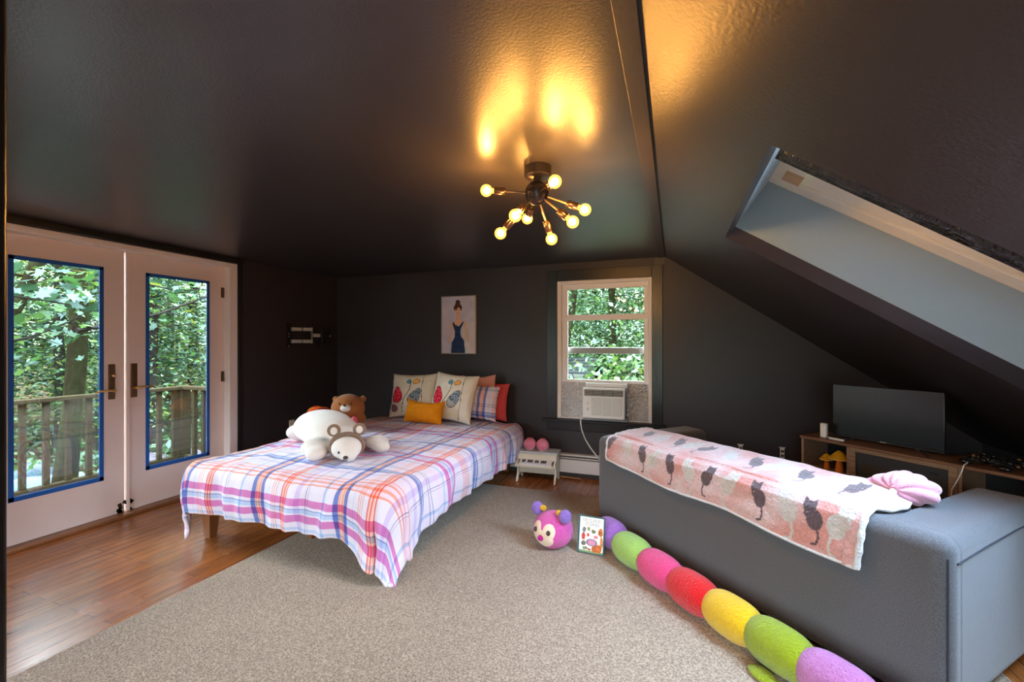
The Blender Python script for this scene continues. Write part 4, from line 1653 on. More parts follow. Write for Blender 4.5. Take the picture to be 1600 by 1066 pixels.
# ============================================================ CATERPILLAR PLUSH
cp = thing('caterpillar_plush', 'long striped caterpillar plush with a pink face lying on the rug behind the sofa', 'stuffed toy', (-.3, 2.75, .016))
segs = [((-.405, 3.020), 'clilac'), ((-.245, 2.810), 'cgreen'), ((-.075, 2.625), 'chot'), ((.090, 2.452), 'cred'), ((.256, 2.290), 'cyellow'), ((.418, 2.128), 'colive'), ((.580, 1.965), 'cmauve'), ((.745, 1.80), 'clilac'), ((.905, 1.63), 'cgreen')]
rad = .103
for i, ((x, y), c) in enumerate(segs):
    a = math.atan2(-.165, .165)
    ln = .150 if i else .125

    def sq(v, k=i):
        n = noise.noise(v * 9 + Vector((k * 3, 0, 0)))
        return Vector((v.x, v.y, v.z)) * (1 + .03 * n)

    def cap(v, ln=ln):
        t = v.x / ln
        # barrel: keeps its girth longer than an ellipsoid
        k = (1 - abs(t) ** 3.0) ** .5 / max(1e-4, (1 - t * t) ** .5) if abs(t) < .999 else 1
        k = min(k, 1.35)
        return Vector((v.x, v.y * k, v.z * k))
    g = G().ell((x, y, .016 + rad * .93), (ln, rad * .93, rad * .93), (0, 0, R(-45)), nu=40, nv=24, fn=cap)
    wpart('body_segment', g, c, cp, label={'clilac': 'lilac body segment', 'cgreen': 'light green body segment', 'chot': 'hot pink body segment', 'cred': 'red body segment', 'cyellow': 'yellow body segment', 'colive': 'olive green body segment', 'cmauve': 'mauve body segment'}[c], smooth=True)
    if i in (0, 5):
        off = Vector((-.105, -.03, 0)) if i == 0 else Vector((-.075, -.075, 0))
        g = G().ell(Vector((x, y, .030)) + off, (.062, .040, .018), (0, 0, R(-15 if i == 0 else -45)))
        wpart('foot', g, c, cp, smooth=True)
wpart('foot', G().ell((-.49, 3.115, .10), (.05, .03, .045), (0, R(40), R(-45))), 'colive', cp, smooth=True)
HC = Vector((-.775, 2.895, .016 + .116))
fdir = Vector((-.36, -.89, .26)).normalized()
sdir = Vector((0, 0, 1)).cross(fdir).normalized()      # to the viewer's right: -side
g = G().ell(HC, (.140, .130, .120), (0, 0, R(-20)), nu=40, nv=24)
head = wpart('head', g, 'cpink', cp, label='pink head', smooth=True)
# cream face: shell patches just proud of the head
up3 = fdir.cross(sdir).normalized()


def hp(a, b, rr=1.0):
    """point on the head: a sideways, b up, in radians from the face axis"""
    d = (fdir * math.cos(a) * math.cos(b) + sdir * math.sin(a) * math.cos(b) + up3 * math.sin(b)).normalized()
    # ellipsoid radius along d
    q = Euler((0, 0, R(-20))).to_matrix().inverted() @ d
    k = 1 / math.sqrt((q.x / .140) ** 2 + (q.y / .130) ** 2 + (q.z / .120) ** 2)
    return HC + d * k * rr


g = G()


def facepatch(ca, cb, ra, rb):
    def f(u, v):
        r_ = v
        th = u * 2 * PI
        return hp(ca + ra * r_ * math.cos(th), cb + rb * r_ * math.sin(th), 1.012 + .012 * (1 - r_ ** 4) - .016 * r_ ** 8)
    g.grid(f, 28, 8, cu=True)


facepatch(.0, -.50, .74, .50)
facepatch(-.40, -.02, .34, .42)
facepatch(.40, -.02, .34, .42)
wpart('face', g, 'cream', cp, head, label='cream face', smooth=True)
for s in (-1, 1):
    wpart('eye', G().ell(hp(s * .40, -.06, 1.03), (.014, .014, .017)), 'nose', cp, head, smooth=True)
wpart('nose', G().ell(hp(-.02, -.40, 1.04), (.022, .018, .020)), 'cmag', cp, head, smooth=True)
for s, dxx in ((-1, .0), (1, 0)):
    base = hp(s * .62, .98, 1.0)
    tip = base + up3 * .022 + sdir * s * .028
    an = wpart('antenna', G().ell(tip, (.024, .020, .020)), 'cgold', cp, head, label='yellow antenna base', smooth=True)
    t2 = tip + sdir * s * .050 + up3 * -.012
    wpart('antenna_tip', G().ell(t2, (.042, .038, .046)), 'cear', cp, head, label='lilac antenna ball', smooth=True)

# ============================================================ BOOK
bk = thing('book', 'illustrated story book standing against the caterpillar plush', 'book', (-.60, 2.865, .017), R(-3))
BW, BH, BTK = .172, .232, .022


def cover(u, v):
    p = (u, v)
    if u < .05:
        return srgb(40, 84, 92)
    if v > .97 or v < .03 or u > .965:
        return srgb(60, 90, 84)
    base = np.array(srgb(236, 230, 206))
    n = noise.noise(Vector((u * 14, v * 16, 1)))
    spots = [((.22, .62), .07, .075, (110, 116, 120)), ((.40, .66), .07, .06, (140, 146, 96)), ((.58, .60), .08, .06, (104, 112, 70)), ((.86, .60), .09, .11, (176, 92, 40)),
             ((.20, .44), .075, .10, (176, 60, 46)), ((.38, .50), .05, .05, (206, 30, 30)), ((.68, .46), .08, .045, (196, 110, 116)), ((.22, .26), .09, .06, (96, 96, 80)),
             ((.62, .14), .09, .09, (172, 92, 44)), ((.78, .16), .13, .12, (186, 96, 40)), ((.90, .34), .06, .16, (190, 120, 70)), ((.28, .13), .10, .04, (120, 130, 100)), ((.44, .11), .07, .03, (170, 60, 60))]
    for c, rx, ry, col in spots:
        if elin((u + .02 * n, v + .02 * n), c, rx, ry):
            return tuple(np.array(srgb(*col)) * (1 + .6 * n))
    r = math.hypot((u - .53) / .22, (v - .30) / .10)
    if r < 1:
        return srgb(112, 108, 130) if r > .72 else tuple(np.array(srgb(200, 130, 150)) * (1 + .3 * n))
    if v < .08:
        return srgb(120, 140, 96)
    return tuple(base * (1 + .05 * n))


lean = R(-12)


def bkp(x, y, z):
    v = Euler((lean, 0, 0)).to_matrix() @ Vector((x, y, z))
    return v + Vector((0, 0, .004))


g = G().hexa([bkp(0, .003, .003), bkp(BW - .004, .003, .003), bkp(BW - .004, BTK - .003, .003), bkp(0, BTK - .003, .003)],
             [bkp(0, .003, BH - .003), bkp(BW - .004, .003, BH - .003), bkp(BW - .004, BTK - .003, BH - .003), bkp(0, BTK - .003, BH - .003)])
part('pages', g, 'paper', bk)
g = G().hexa([bkp(0, BTK - .003, 0), bkp(BW, BTK - .003, 0), bkp(BW, BTK, 0), bkp(0, BTK, 0)], [bkp(0, BTK - .003, BH), bkp(BW, BTK - .003, BH), bkp(BW, BTK, BH), bkp(0, BTK, BH)])
g.hexa([bkp(-.004, 0, 0), bkp(0, 0, 0), bkp(0, BTK, 0), bkp(-.004, BTK, 0)], [bkp(-.004, 0, BH), bkp(0, 0, BH), bkp(0, BTK, BH), bkp(-.004, BTK, BH)])
g.hexa([bkp(0, .0005, 0), bkp(BW, .0005, 0), bkp(BW, .003, 0), bkp(0, .003, 0)], [bkp(0, .0005, BH), bkp(BW, .0005, BH), bkp(BW, .003, BH), bkp(0, .003, BH)])
part('binding', g, 'bookteal', bk)
g = G().grid(lambda u, v: bkp(u * BW, 0, v * BH), 90, 120, colfn=lambda u, v: tuple(cover(u, v)))
part('front_cover', g, 'bookcover', bk)


def text_mesh(name, body, size, M4, m, parent, sx=1.0, extrude=.0004):
    c = bpy.data.curves.new(name, 'FONT')
    c.body = body
    c.size = size
    c.align_x = 'CENTER'
    c.extrude = extrude
    c.resolution_u = 3
    tmp = bpy.data.objects.new(name + '_src', c)
    COL.objects.link(tmp)
    bpy.context.view_layer.update()
    me = bpy.data.meshes.new_from_object(tmp.evaluated_get(bpy.context.evaluated_depsgraph_get()))
    bpy.data.objects.remove(tmp)
    me.transform(M4 @ Matrix.Diagonal((sx, 1, 1, 1)))
    me.materials.clear()
    me.materials.append(M[m])
    o = bpy.data.objects.new(name, me)
    COL.objects.link(o)
    o.parent = parent
    return o


for (txt, z, sz) in (('100 CLASSIC', .198, .028), ('STORIES', .172, .030)):
    p = bkp(BW / 2 + .004, -.0006, z)
    text_mesh('title', txt, sz, Matrix.Translation(p) @ Euler((R(90) + lean, 0, 0)).to_matrix().to_4x4(), 'ink', bk, sx=.86)

# ============================================================ MEDIA CONSOLE
C0 = Vector((.913, 3.900, 0))
CR = R(-45)
mc = thing('media_console', 'rustic oak media console with a built-in electric fireplace in the right corner', 'media console', C0, CR)
CL, CD, CH = 1.215, .31, .700
part('top', G().box(-.008, CL + .008, -.008, CD, CH - .020, CH), 'consoletop', mc, bevel=.003)
for x in (0.0, CL - .018):
    part('side_panel', G().box(x, x + .018, 0, CD, 0, CH - .02), 'consolewood', mc, bevel=.002)
for x in (.308, CL - .326):
    part('divider', G().box(x, x + .018, .004, CD, 0, CH - .02), 'consolewood', mc, bevel=.002)
part('back_panel', G().box(.018, CL - .018, CD - .008, CD, .05, CH - .02), 'blackplastic', mc)
for (a, b) in ((.018, .308), (CL - .308, CL - .018)):
    if a < .5:
        part('shelf', G().box(a, b, .01, CD - .01, .437, .455), 'consolewood', mc, bevel=.002)
    part('shelf', G().box(a, b, .01, CD - .01, .055, .073), 'consolewood', mc, bevel=.002)
fr = G()
fr.box(.326, .366, -.004, .016, 0, CH - .02)
fr.box(CL - .366, CL - .326, -.004, .016, 0, CH - .02)
fr.box(.366, CL - .366, -.004, .016, .655, CH - .02)
fr.box(.366, CL - .366, -.004, .016, 0, .12)
part('fireplace_surround', fr, 'consolewood', mc, bevel=.002)
part('fireplace', G().box(.366, CL - .366, .010, .16, .12, .655), 'firebox', mc)
g = G()
g.box(.400, CL - .400, .004, .010, .17, .585)
fp = part('fireplace_glass', g, 'fireglass', mc)
part('control_panel', G().box(CL - .455, CL - .415, .006, .0105, .603, .625), 'blackplastic', mc)


def cw(s, n, z):
    return C0 + Vector((.70711 * (s + n), .70711 * (n - s), z))


# television
tv = thing('television', 'flat black television on two thin feet on the media console', 'television', tuple(cw(.46, .15, CH)), CR)
TW, TH = .318, .366
part('screen', G().box(-TW, TW, -.006, .012, .030, .030 + TH), 'screen', tv, bevel=.003)
part('housing', G().box(-TW + .06, TW - .06, .012, .035, .05, .28), 'blackplastic', tv, bevel=.008)
g = G()
g.box(-TW, TW, -.008, .012, .020, .030)
part('bezel', g, 'blackplastic', tv)
part('badge', G().box(-.018, .018, -.0088, -.008, .022, .027), 'greyframe', tv)
for s in (-1, 1):
    g = G()
    g.hexa([(s * .17 - .012, -.008, .028), (s * .17 + .012, -.008, .028), (s * .17 + .012, .012, .028), (s * .17 - .012, .012, .028)],
           [(s * .20 - .006, -.008, .002), (s * .20 + .006, -.008, .002), (s * .20 + .006, .012, .002), (s * .20 - .006, .012, .002)])
    g.hexa([(s * .20 - .1, -.115, 0), (s * .20 - .088, -.115, 0), (s * .20 + .006, .0, 0), (s * .20 - .01, .0, 0)],
           [(s * .20 - .1, -.115, .008), (s * .20 - .088, -.115, .008), (s * .20 + .006, .0, .016), (s * .20 - .01, .0, .016)]) if s < 0 else \
        g.hexa([(s * .20 - .006, 0, 0), (s * .20 + .01, 0, 0), (s * .20 + .10, -.115, 0), (s * .20 + .088, -.115, 0)],
               [(s * .20 - .006, 0, .016), (s * .20 + .01, 0, .016), (s * .20 + .10, -.115, .008), (s * .20 + .088, -.115, .008)])
    part('foot', g, 'blackplastic', tv)

# white upright box and flat box beside the tv
p = cw(.120, .075, CH)
g = G().box(-.022, .022, -.014, .014, 0, .105)
o = build('router', g, 'white', bevel=.006)
o.location = p
o.rotation_euler = (0, 0, CR)
tag(o, 'small white upright box beside the television on the console top', 'router')
g = G().box(-.055, .055, -.012, .012, 0, .014)
o = build('remote_control', g, 'label', bevel=.005)
o.location = cw(.215, .05, CH)
o.rotation_euler = (0, 0, CR)
tag(o, 'flat pale remote lying in front of the television', 'remote control')


# mushrooms
def mushroom(s, n, hgt, rc, label):
    c = cw(s, n, .455)
    t = thing('mushroom_figure', label, 'ornament', tuple(c), 0, 'felt mushrooms on the console shelf')
    part('stem', G().lathe([(0, 0), (rc * .42, 0), (rc * .44, .01), (rc * .30, hgt * .45), (rc * .26, hgt * .66), (0, hgt * .68)]), 'mushorange', t, smooth=True)
    cap_ = part('cap', G().lathe([(rc * .2, hgt * .60), (rc * .95, hgt * .60), (rc, hgt * .635), (rc * .80, hgt * .75), (rc * .40, hgt * .92), (rc * .10, hgt), (0, hgt)], n=30), 'mushgold', t, smooth=True)
    g = G().tube([(rc * 1.0 * math.cos(a), rc * 1.0 * math.sin(a), hgt * .62) for a in [i * 2 * PI / 28 for i in range(29)]], .0035, 6)
    r_ = build('rim', g, 'cream_edge', parent=cap_, smooth=True)


mushroom(.108, .13, .115, .044, 'small orange mushroom with mustard cap on the console shelf, the shorter left one')
mushroom(.200, .12, .158, .062, 'orange mushroom with wide mustard cap on the console shelf, the taller right one')

# tangle of black cord with round beads
bl_ = thing('string_lights', 'tangled black string of round bulbs heaped on the right end of the console', 'string lights', tuple(cw(1.02, .13, CH)), CR)
rr = random.Random(11)
g = G()
pts = []
for i in range(90):
    t = i / 89
    pts.append((-.13 + .27 * t + .035 * math.sin(i * 1.7), .065 * math.sin(i * .9) + .02 * rr.random(), .012 + .022 * abs(math.sin(i * .53)) + .014 * rr.random()))
g.tube(pts, .005, 6)
part('cable', g, 'blackplastic', bl_, smooth=True)
for i in range(15):
    p = pts[4 + i * 6 - (i % 2)]
    r_ = .011 + .005 * rr.random()
    part('bulb', G().ell((p[0] + .01 * rr.random(), p[1] - .015, max(r_, p[2] + .006)), r_, nu=14, nv=10), 'glossblack' if i % 3 else 'bronze', bl_, smooth=True)
part('controller', G().ell((.045, -.095, .016), (.034, .022, .015)), 'glossblack', bl_, smooth=True)
part('controller', G().ell((-.115, -.08, .016), (.030, .022, .015)), 'glossblack', bl_, smooth=True)
g = G().tube([(-.10, -.10, .012), (-.10, -.142, .004), (-.105, -.150, -.03), (-.125, -.150, -.09), (-.150, -.146, -.15), (-.158, -.13, -.22)], .003, 6)
part('lead', g, 'cordwhite', bl_, label='thin pale cable hanging down', smooth=True)

# game console in the right bay
gc = thing('game_console', 'black game console with pale curved side shells in the right bay of the media console', 'game console', tuple(cw(1.03, .14, .073)), CR)
part('core', G().box(-.035, .035, -.10, .10, 0, .36), 'glossblack', gc, bevel=.01)
for s in (-1, 1):
    def sh(u, v, s=s):
        y = -.125 + .25 * u
        z = .0 + .40 * v
        x = s * (.052 + .018 * (2 * v - 1) ** 2 + .010 * (2 * u - 1) ** 2)
        return (x, y, z + .012 * (1 - 2 * u) * v)
    part('side_shell', G().grid(sh, 16, 20), 'consolelight', gc, smooth=True, solid=.004)

# ============================================================ OUTSIDE
ground_z = -1.15
g = G()


def gr(u, v):
    x = -60 + 80 * u
    y = -14 + 74 * v
    return (x, y, ground_z + .25 * noise.noise(Vector((x * .15, y * .15, 0))) + .06 * noise.noise(Vector((x, y, 0))) + max(0, -x - 9) * .035 + max(0, y - 9) * .02)


struct('ground', G().grid(gr, 110, 100), 'litter', smooth=True)


def gz(x, y):
    return ground_z + .25 * noise.noise(Vector((x * .15, y * .15, 0))) + max(0, -x - 9) * .035 + max(0, y - 9) * .02


# deck
dk = thing('deck', 'weathered grey-brown wooden deck outside the double doors', 'deck', (-5.0, 2.2, -.10))
g = G()
for i in range(10):
    x = -5.85 + i * .148
    g.box(x, x + .14, .6, 3.72, -.14, -.10)
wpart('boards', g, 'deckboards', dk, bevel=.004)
for y in (.7, 2.2, 3.6):
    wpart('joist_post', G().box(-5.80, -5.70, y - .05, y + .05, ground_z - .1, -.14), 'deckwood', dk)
rl = thing('deck_railing', 'wooden railing with square balusters round the deck', 'railing', (-5.7, 2.2, -.10))
g = G().box(-5.755, -5.645, .6, 3.72, .835, .875)
g.box(-5.75, -4.36, 3.60, 3.71, .837, .877)
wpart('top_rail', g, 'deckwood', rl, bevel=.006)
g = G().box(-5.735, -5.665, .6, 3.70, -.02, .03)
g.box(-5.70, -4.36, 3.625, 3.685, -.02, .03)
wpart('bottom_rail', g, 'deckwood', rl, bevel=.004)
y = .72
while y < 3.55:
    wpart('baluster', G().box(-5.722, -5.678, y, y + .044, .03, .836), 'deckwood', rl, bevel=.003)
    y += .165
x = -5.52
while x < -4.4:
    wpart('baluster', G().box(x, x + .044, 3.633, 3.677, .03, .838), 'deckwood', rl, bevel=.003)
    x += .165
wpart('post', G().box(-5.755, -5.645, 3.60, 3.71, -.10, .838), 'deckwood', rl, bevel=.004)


# trees -------------------------------------------------------------------
def leaf_mesh(centers, size, colors, flat=.6, maple=False, rg=rng):
    n = len(centers)
    if maple:
        ang = np.array([-90, -52, -20, -5, 25, 52, 68, 90, 112, 128, 155, 185, 200, 232]) * PI / 180
        rad_ = np.array([.55, .34, .62, .36, .80, .42, .62, 1.0, .62, .42, .80, .36, .62, .34])
    else:
        ang = np.array([-90, -25, 30, 90, 150, 205]) * PI / 180
        rad_ = np.array([1.0, .55, .48, 1.0, .48, .55])
    k = len(ang)
    px, py = rad_ * np.cos(ang), rad_ * np.sin(ang)
    nrm_ = rg.normal(size=(n, 3)) * [1, 1, .6]
    nrm_[:, 2] = np.abs(nrm_[:, 2]) + flat
    nrm_ /= np.linalg.norm(nrm_, axis=1)[:, None]
    t = rg.normal(size=(n, 3))
    t -= (t * nrm_).sum(1)[:, None] * nrm_
    t /= np.linalg.norm(t, axis=1)[:, None]
    b = np.cross(nrm_, t)
    s = size * (0.6 + .8 * rg.random(n))
    V = centers[:, None, :] + s[:, None, None] * (px[None, :, None] * t[:, None, :] + py[None, :, None] * b[:, None, :])
    V += (s[:, None] * .18 * (px ** 2)[None, :])[:, :, None] * nrm_[:, None, :]
    V = V.reshape(-1, 3)
    C = np.repeat(colors, k, axis=0)
    return V, k, C


def leaf_obj(name, centers, size, colors, parent=None, origin=(0, 0, 0), flat=.6, maple=False):
    V, k, C = leaf_mesh(centers, size, colors, flat, maple)
    V = V - np.array(origin)
    n = len(V) // k
    me = bpy.data.meshes.new(name)
    me.vertices.add(len(V))
    me.vertices.foreach_set('co', V.ravel())
    me.loops.add(len(V))
    me.loops.foreach_set('vertex_index', np.arange(len(V), dtype=np.int32))
    me.polygons.add(n)
    me.polygons.foreach_set('loop_start', np.arange(n, dtype=np.int32) * k)
    me.polygons.foreach_set('loop_total', np.full(n, k, dtype=np.int32))
    ca = me.color_attributes.new('Col', 'FLOAT_COLOR', 'POINT')
    cc = np.ones((len(V), 4), dtype=np.float32)
    C = C * .88 + C.mean(axis=1, keepdims=True) * .12
    cc[:, :3] = C * .18
    ca.data.foreach_set('color', cc.ravel())
    me.materials.append(M['leaf'])
    me.update(calc_edges=True)
    o = bpy.data.objects.new(name, me)
    COL.objects.link(o)
    o.parent = parent
    return o


PAL = {'yellow': np.array([[.34, .42, .030], [.24, .40, .030], [.16, .31, .03]]),
       'mid': np.array([[.095, .20, .040], [.07, .16, .036], [.15, .27, .045]]),
       'blue': np.array([[.060, .165, .065], [.085, .21, .085], [.045, .12, .045]]),
       'bright': np.array([[.16, .36, .06], [.10, .28, .05], [.22, .42, .08]])}


def cols(n, *names):
    P_ = np.concatenate([PAL[k] for k in names])
    return P_[rng.integers(0, len(P_), n)] * (0.7 + .6 * rng.random((n, 1)))


def clouds(n_cl, box, per, rad_, flatz=.5):
    c = rng.random((n_cl, 3)) * (np.array(box[1]) - np.array(box[0])) + np.array(box[0])
    p = np.repeat(c, per, axis=0) + rng.normal(size=(n_cl * per, 3)) * np.array([rad_, rad_, rad_ * flatz])
    return p


def tree(label, x, y, h, r, lean=(0, 0), crown=None, n_leaf=3000, size=.09, pal=('mid', 'blue'), bark='barkgrey', kind='layered', group=None, branches=8, zlow=None, z0=None):
    z0 = gz(x, y) - .05 if z0 is None else z0
    t = thing('tree', label, 'tree', (x, y, z0), 0, group)
    pts, rs = [], []
    for i in range(13):
        k = i / 12
        pts.append((x + lean[0] * k + .05 * r * math.sin(k * 9 + x) * 6, y + lean[1] * k + .05 * r * math.cos(k * 7 + y) * 6, z0 + h * k))
        rs.append(r * (1.25 - .25 * min(1, k * 8)) * (1 - .55 * k))
    trunk = wpart('trunk', G().tube(pts, rs, 14), bark, t, smooth=True)
    cr_ = crown or (2.0)
    zl = zlow if zlow is not None else z0 + h * .12
    g = G()
    cents = []
    rg2 = random.Random(int(x * 100 + y * 10))
    for b in range(branches):
        k = (b + .5) / branches
        zb = zl + (z0 + h - zl) * k
        kk = (zb - z0) / h
        bx, by = x + lean[0] * kk, y + lean[1] * kk
        a = rg2.random() * 2 * PI
        ln = cr_ * (1 - .5 * k) * (.6 + .5 * rg2.random())
        q = []
        for i in range(7):
            s = i / 6
            q.append((bx + math.cos(a + .3 * s) * ln * s, by + math.sin(a + .3 * s) * ln * s, zb + (.25 if kind != 'layered' else .02) * ln * s + .05 * math.sin(s * 5 + b)))
        g.tube(q, [max(.006, r * .18 * (1 - .8 * i / 6)) for i in range(7)], 6)
        cents.append(np.array(q[1:]))
    wpart('branches', g, bark, t, smooth=True)
    if n_leaf:
        cc = np.concatenate(cents)
        idx = rng.integers(0, len(cc), n_leaf)
        p = cc[idx] + rng.normal(size=(n_leaf, 3)) * np.array([.42, .42, .10 if kind == 'layered' else .32]) * (cr_ / 2)
        # a share fills the crown between the branches
        m = n_leaf // 3
        th = rng.random(m) * 2 * PI
        rr_ = cr_ * np.sqrt(rng.random(m))
        zz = zl + (z0 + h - zl) * rng.random(m)
        p[:m] = np.stack([x + lean[0] * .5 + rr_ * np.cos(th), y + lean[1] * .5 + rr_ * np.sin(th), zz], 1)
        # nothing grows into the house
        keep = ~((p[:, 0] > -6.2) & (p[:, 1] < 5.6))
        p = p[keep]
        leaf_obj('foliage', p, size, cols(len(p), *pal), t, (x, y, z0), flat=1.2 if kind == 'layered' else .5)
    return t


# big mossy trunk just past the deck and its leaning neighbour
tree('thick mossy tree trunk rising just behind the deck railing', -7.55, 3.36, 7.0, .125, (.25, .1), 1.6, 0, bark='bark', branches=5, zlow=2.6)
tree('dark leaning tree trunk at the upper left of the left door', -10.0, 2.75, 7.0, .12, (1.3, 1.9), 2.0, 2600, .05, ('mid', 'yellow'), bark='bark', branches=8, zlow=2.2)
spots = [(-11.5, 5.0, 'slim grey forest tree behind the thick trunk'), (-12.5, 6.6, 'grey forest tree seen through the left door near its right edge'),
         (-11.0, 6.3, 'straight grey tree in the middle of the right door'), (-13.0, 8.6, 'pale grey tree beside the straight one in the right door'),
         (-14.0, 4.0, 'distant forest tree at the left edge of the left door'), (-15.5, 7.0, 'distant forest tree deep in the woods behind both doors'),
         (-16.0, 9.8, 'distant leafy tree at the right of the right door'), (-17.0, 5.5, 'far yellow-green tree behind the thick trunk'),
         (-19.0, 8.2, 'far tree closing the woods behind the doors'), (-20.0, 11.5, 'far tree at the right end of the woods'),
         (-21.0, 6.5, 'far pale tree at the left end of the woods'), (-13.5, 11.0, 'leafy tree behind the end of the deck'), (-15.0, 2.0, 'forest tree left of the deck view')]
for i, (x, y, lab) in enumerate(spots):
    tree(lab, x, y, 6.3 + (i * 37 % 10) * .15, .10 + .015 * (i % 4), (.3 * ((i * 7) % 3 - 1), .2), 2.3, 9000, .050 if i < 6 else .062,
         (('blue', 'mid', 'yellow'), ('yellow', 'mid', 'blue'), ('blue', 'bright'), ('mid', 'yellow'))[i % 4], 'barkgrey', 'layered', 'forest trees beyond the deck', branches=16, zlow=gz(x, y) + .9)

# maple boughs hanging in front of the deck, each a branch of a tree that stands above the view
def bough(label, pts, r, leaves, size, pal, spread=.22):
    g = G()
    g.tube(pts, [r * (1 - .6 * i / (len(pts) - 1)) for i in range(len(pts))], 8)
    P_ = np.array([list(p) for p in pts])
    org = tuple(P_[0])
    t = thing('tree_branch', label, 'branch', org)
    # twigs
    rg2 = random.Random(int(abs(P_[0][0] * 31)))
    for k in range(10):
        b = Vector(P_[rg2.randrange(1, len(P_))])
        q = b + Vector((rg2.uniform(-.25, .25), rg2.uniform(-.35, .35), rg2.uniform(-.2, .3)))
        g.tube([b, (b + q) / 2 + Vector((0, 0, .03)), q], [r * .3, r * .22, r * .12], 5)
    wpart('bough', g, 'barkgrey', t, smooth=True)
    i0 = rng.integers(0, len(P_) - 1, leaves)
    f = rng.random((leaves, 1))
    c = P_[i0] * (1 - f) + P_[i0 + 1] * f + rng.normal(size=(leaves, 3)) * np.array([spread, spread * 1.4, spread])
    c = c[c[:, 0] < -4.9]
    leaf_obj('leaves', c, size, cols(len(c), *pal), t, org, flat=1.0, maple=True)


bough('bare curved branch with broad maple leaves crossing the left door', [(-6.6, .9, .98), (-6.7, 1.8, 1.22), (-6.75, 2.3, 1.36), (-6.8, 2.7, 1.46), (-6.9, 3.1, 1.66), (-7.2, 3.5, 1.9)], .022, 90, .085, ('bright', 'blue'))
bough('leafy maple bough high in the left door', [(-6.5, .8, 2.1), (-6.6, 1.6, 2.02), (-6.7, 2.2, 1.95), (-6.8, 2.8, 1.90), (-6.9, 3.3, 1.85)], .018, 170, .11, ('blue', 'blue', 'bright'))
bough('dark curved branch crossing the right door', [(-6.3, 2.9, 1.55), (-6.4, 3.4, 1.66), (-6.5, 3.9, 1.82), (-6.5, 4.4, 2.05), (-6.4, 5.0, 2.4)], .026, 70, .075, ('bright', 'mid'))
bough('green leafy bough at the top of the right door', [(-6.7, 3.0, 2.15), (-6.9, 3.7, 2.25), (-7.0, 4.4, 2.2), (-7.1, 5.1, 2.3)], .016, 150, .09, ('bright', 'yellow', 'blue'))

# undergrowth, countless
c = clouds(60, ((-16, 2, ground_z + .2), (-9, 12, ground_z + .6)), 60, .28, .4)
o = leaf_obj('undergrowth', c, .07, cols(len(c), 'bright', 'mid'), None, (0, 0, 0))
tag(o, 'low green undergrowth on the forest floor beyond the deck', 'undergrowth', kind='stuff')


# tarps
def tarp(label, x0, x1, y0, y1, h, m, sd_):
    g = G()

    def f(u, v):
        x = x0 + (x1 - x0) * u
        y = y0 + (y1 - y0) * v
        e = min(u, 1 - u, v, 1 - v) * 6
        z = gz(x, y) + .06 + min(1, e) * h * (.7 + .5 * noise.noise(Vector((x * 1.1, y * 1.1, sd_)))) + .10 * noise.noise(Vector((x * 4, y * 4, sd_)))
        return (x, y, z)
    g.grid(f, 50, 50)
    solo('tarp', g, m, label, 'tarp', smooth=True)


tarp('crumpled pale blue tarp on the ground outside the left door', -10.4, -8.1, 1.6, 4.6, .50, 'tarp', 1)
tarp('lilac-white plastic sheet on the ground right of the thick tree trunk', -9.6, -8.1, 4.7, 6.4, .55, 'tarp2', 5)
tarp('white plastic sheet on the ground outside the right door', -9.2, -6.9, 6.0, 7.6, .45, 'tarp', 9)

# trees behind the far window
bw = [(-2.6, 9.2, 'slanting dark tree left in the far window', .09, (1.0, .3)), (-.4, 8.8, 'broad tree trunk right in the far window', .16, (.1, 0)),
      (-1.6, 11.5, 'leafy tree in the middle of the far window', .12, (.2, 0)), (-3.8, 12.0, 'leafy tree behind the shed roof', .12, (.2, 0)),
      (.9, 11.0, 'leafy tree at the right of the far window', .12, (0, 0)), (-2.4, 14.5, 'far tree closing the view in the far window', .12, (0, 0)),
      (-.2, 15.0, 'pale far tree at the right of the far window', .12, (0, 0)), (-5.2, 15.0, 'far tree at the left of the far window', .12, (0, 0)), (1.9, 14.5, 'far tree beyond the right edge of the far window', .12, (0, 0)),
      (-3.6, 18.0, 'farthest tree left of centre in the far window', .12, (0, 0)), (-1.0, 18.5, 'farthest tree in the middle of the far window', .12, (0, 0))]
for i, (x, y, lab, r_, ln) in enumerate(bw):
    tree(lab, x, y, 6.6, r_, ln, 2.1, 2500 if i < 2 else 9000, .048 if i < 5 else .062, ('bright', 'mid', 'bright'), 'bark', 'round' if i % 2 else 'layered', 'trees behind the far window', branches=12, zlow=gz(x, y) + 1.2)
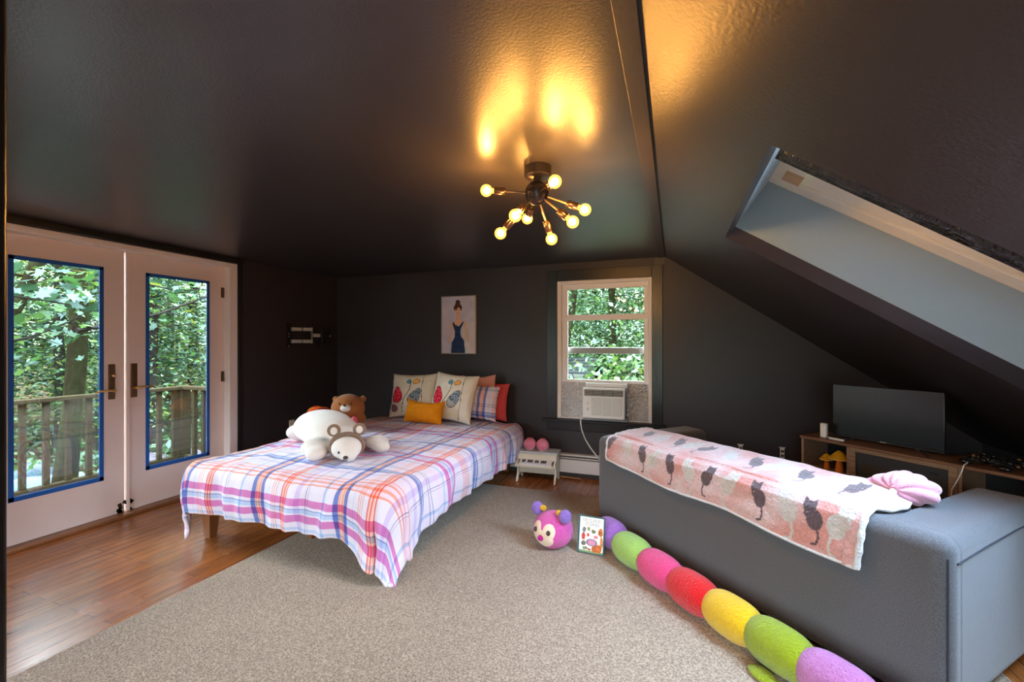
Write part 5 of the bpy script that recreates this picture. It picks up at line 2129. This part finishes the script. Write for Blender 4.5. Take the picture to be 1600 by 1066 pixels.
c = clouds(14, ((-1.7, 6.9, .1), (-.4, 7.8, 1.1)), 55, .22, .7)
c = c[c[:, 1] > 6.0]
t = thing('shrub', 'bright leafy shrub in front of the shed roof in the far window', 'shrub', (-1.0, 7.4, gz(-1, 7.4)))
g = G()
for k in range(7):
    a = Vector((-1.0, 7.4, gz(-1, 7.4)))
    b = Vector((-1.6 + k * .2, 7.2 + .1 * (k % 3), .9))
    g.tube([a, (a + b) / 2 + Vector((.05, 0, 0)), b], [.02, .014, .006], 6)
wpart('stems', g, 'bark', t)
leaf_obj('foliage', c, .07, cols(len(c), 'bright', 'yellow'), t, tuple(t.location))

# shed
sh_ = thing('shed', 'small shed with a grey shingled roof behind the house', 'shed', (-3.0, 9.2, ground_z))
wpart('wall', G().box(-4.2, -1.75, 8.9, 10.4, ground_z - .2, .75), 'shedwall', sh_)
g = G()
for i in range(9):
    k0, k1 = i / 9, (i + 1) / 9
    y0_, z0_ = 8.6 + 1.05 * k0, .52 + .56 * k0
    y1_, z1_ = 8.6 + 1.05 * k1 + .02, .52 + .56 * k1
    x = -4.4 - (i % 2) * .1
    while x < -1.6:
        xe = min(x + .27, -1.58)
        xs = max(x, -4.4)
        if xe - xs > .03:
            g.hexa([(xs, y0_, z0_), (xe, y0_, z0_), (xe, y1_, z1_), (xs, y1_, z1_)], [(xs, y0_, z0_ + .025), (xe, y0_, z0_ + .025), (xe, y1_, z1_ + .008), (xs, y1_, z1_ + .008)])
        x += .285
g.hexa([(-4.4, 8.6, .51), (-1.58, 8.6, .51), (-1.58, 9.66, 1.07), (-4.4, 9.66, 1.07)], [(-4.4, 8.6, .52), (-1.58, 8.6, .52), (-1.58, 9.66, 1.08), (-4.4, 9.66, 1.08)])
g.hexa([(-4.4, 9.64, 1.07), (-1.58, 9.64, 1.07), (-1.58, 10.7, .5), (-4.4, 10.7, .5)], [(-4.4, 9.64, 1.09), (-1.58, 9.64, 1.09), (-1.58, 10.7, .52), (-4.4, 10.7, .52)])
wpart('roof', g, 'shingle', sh_)
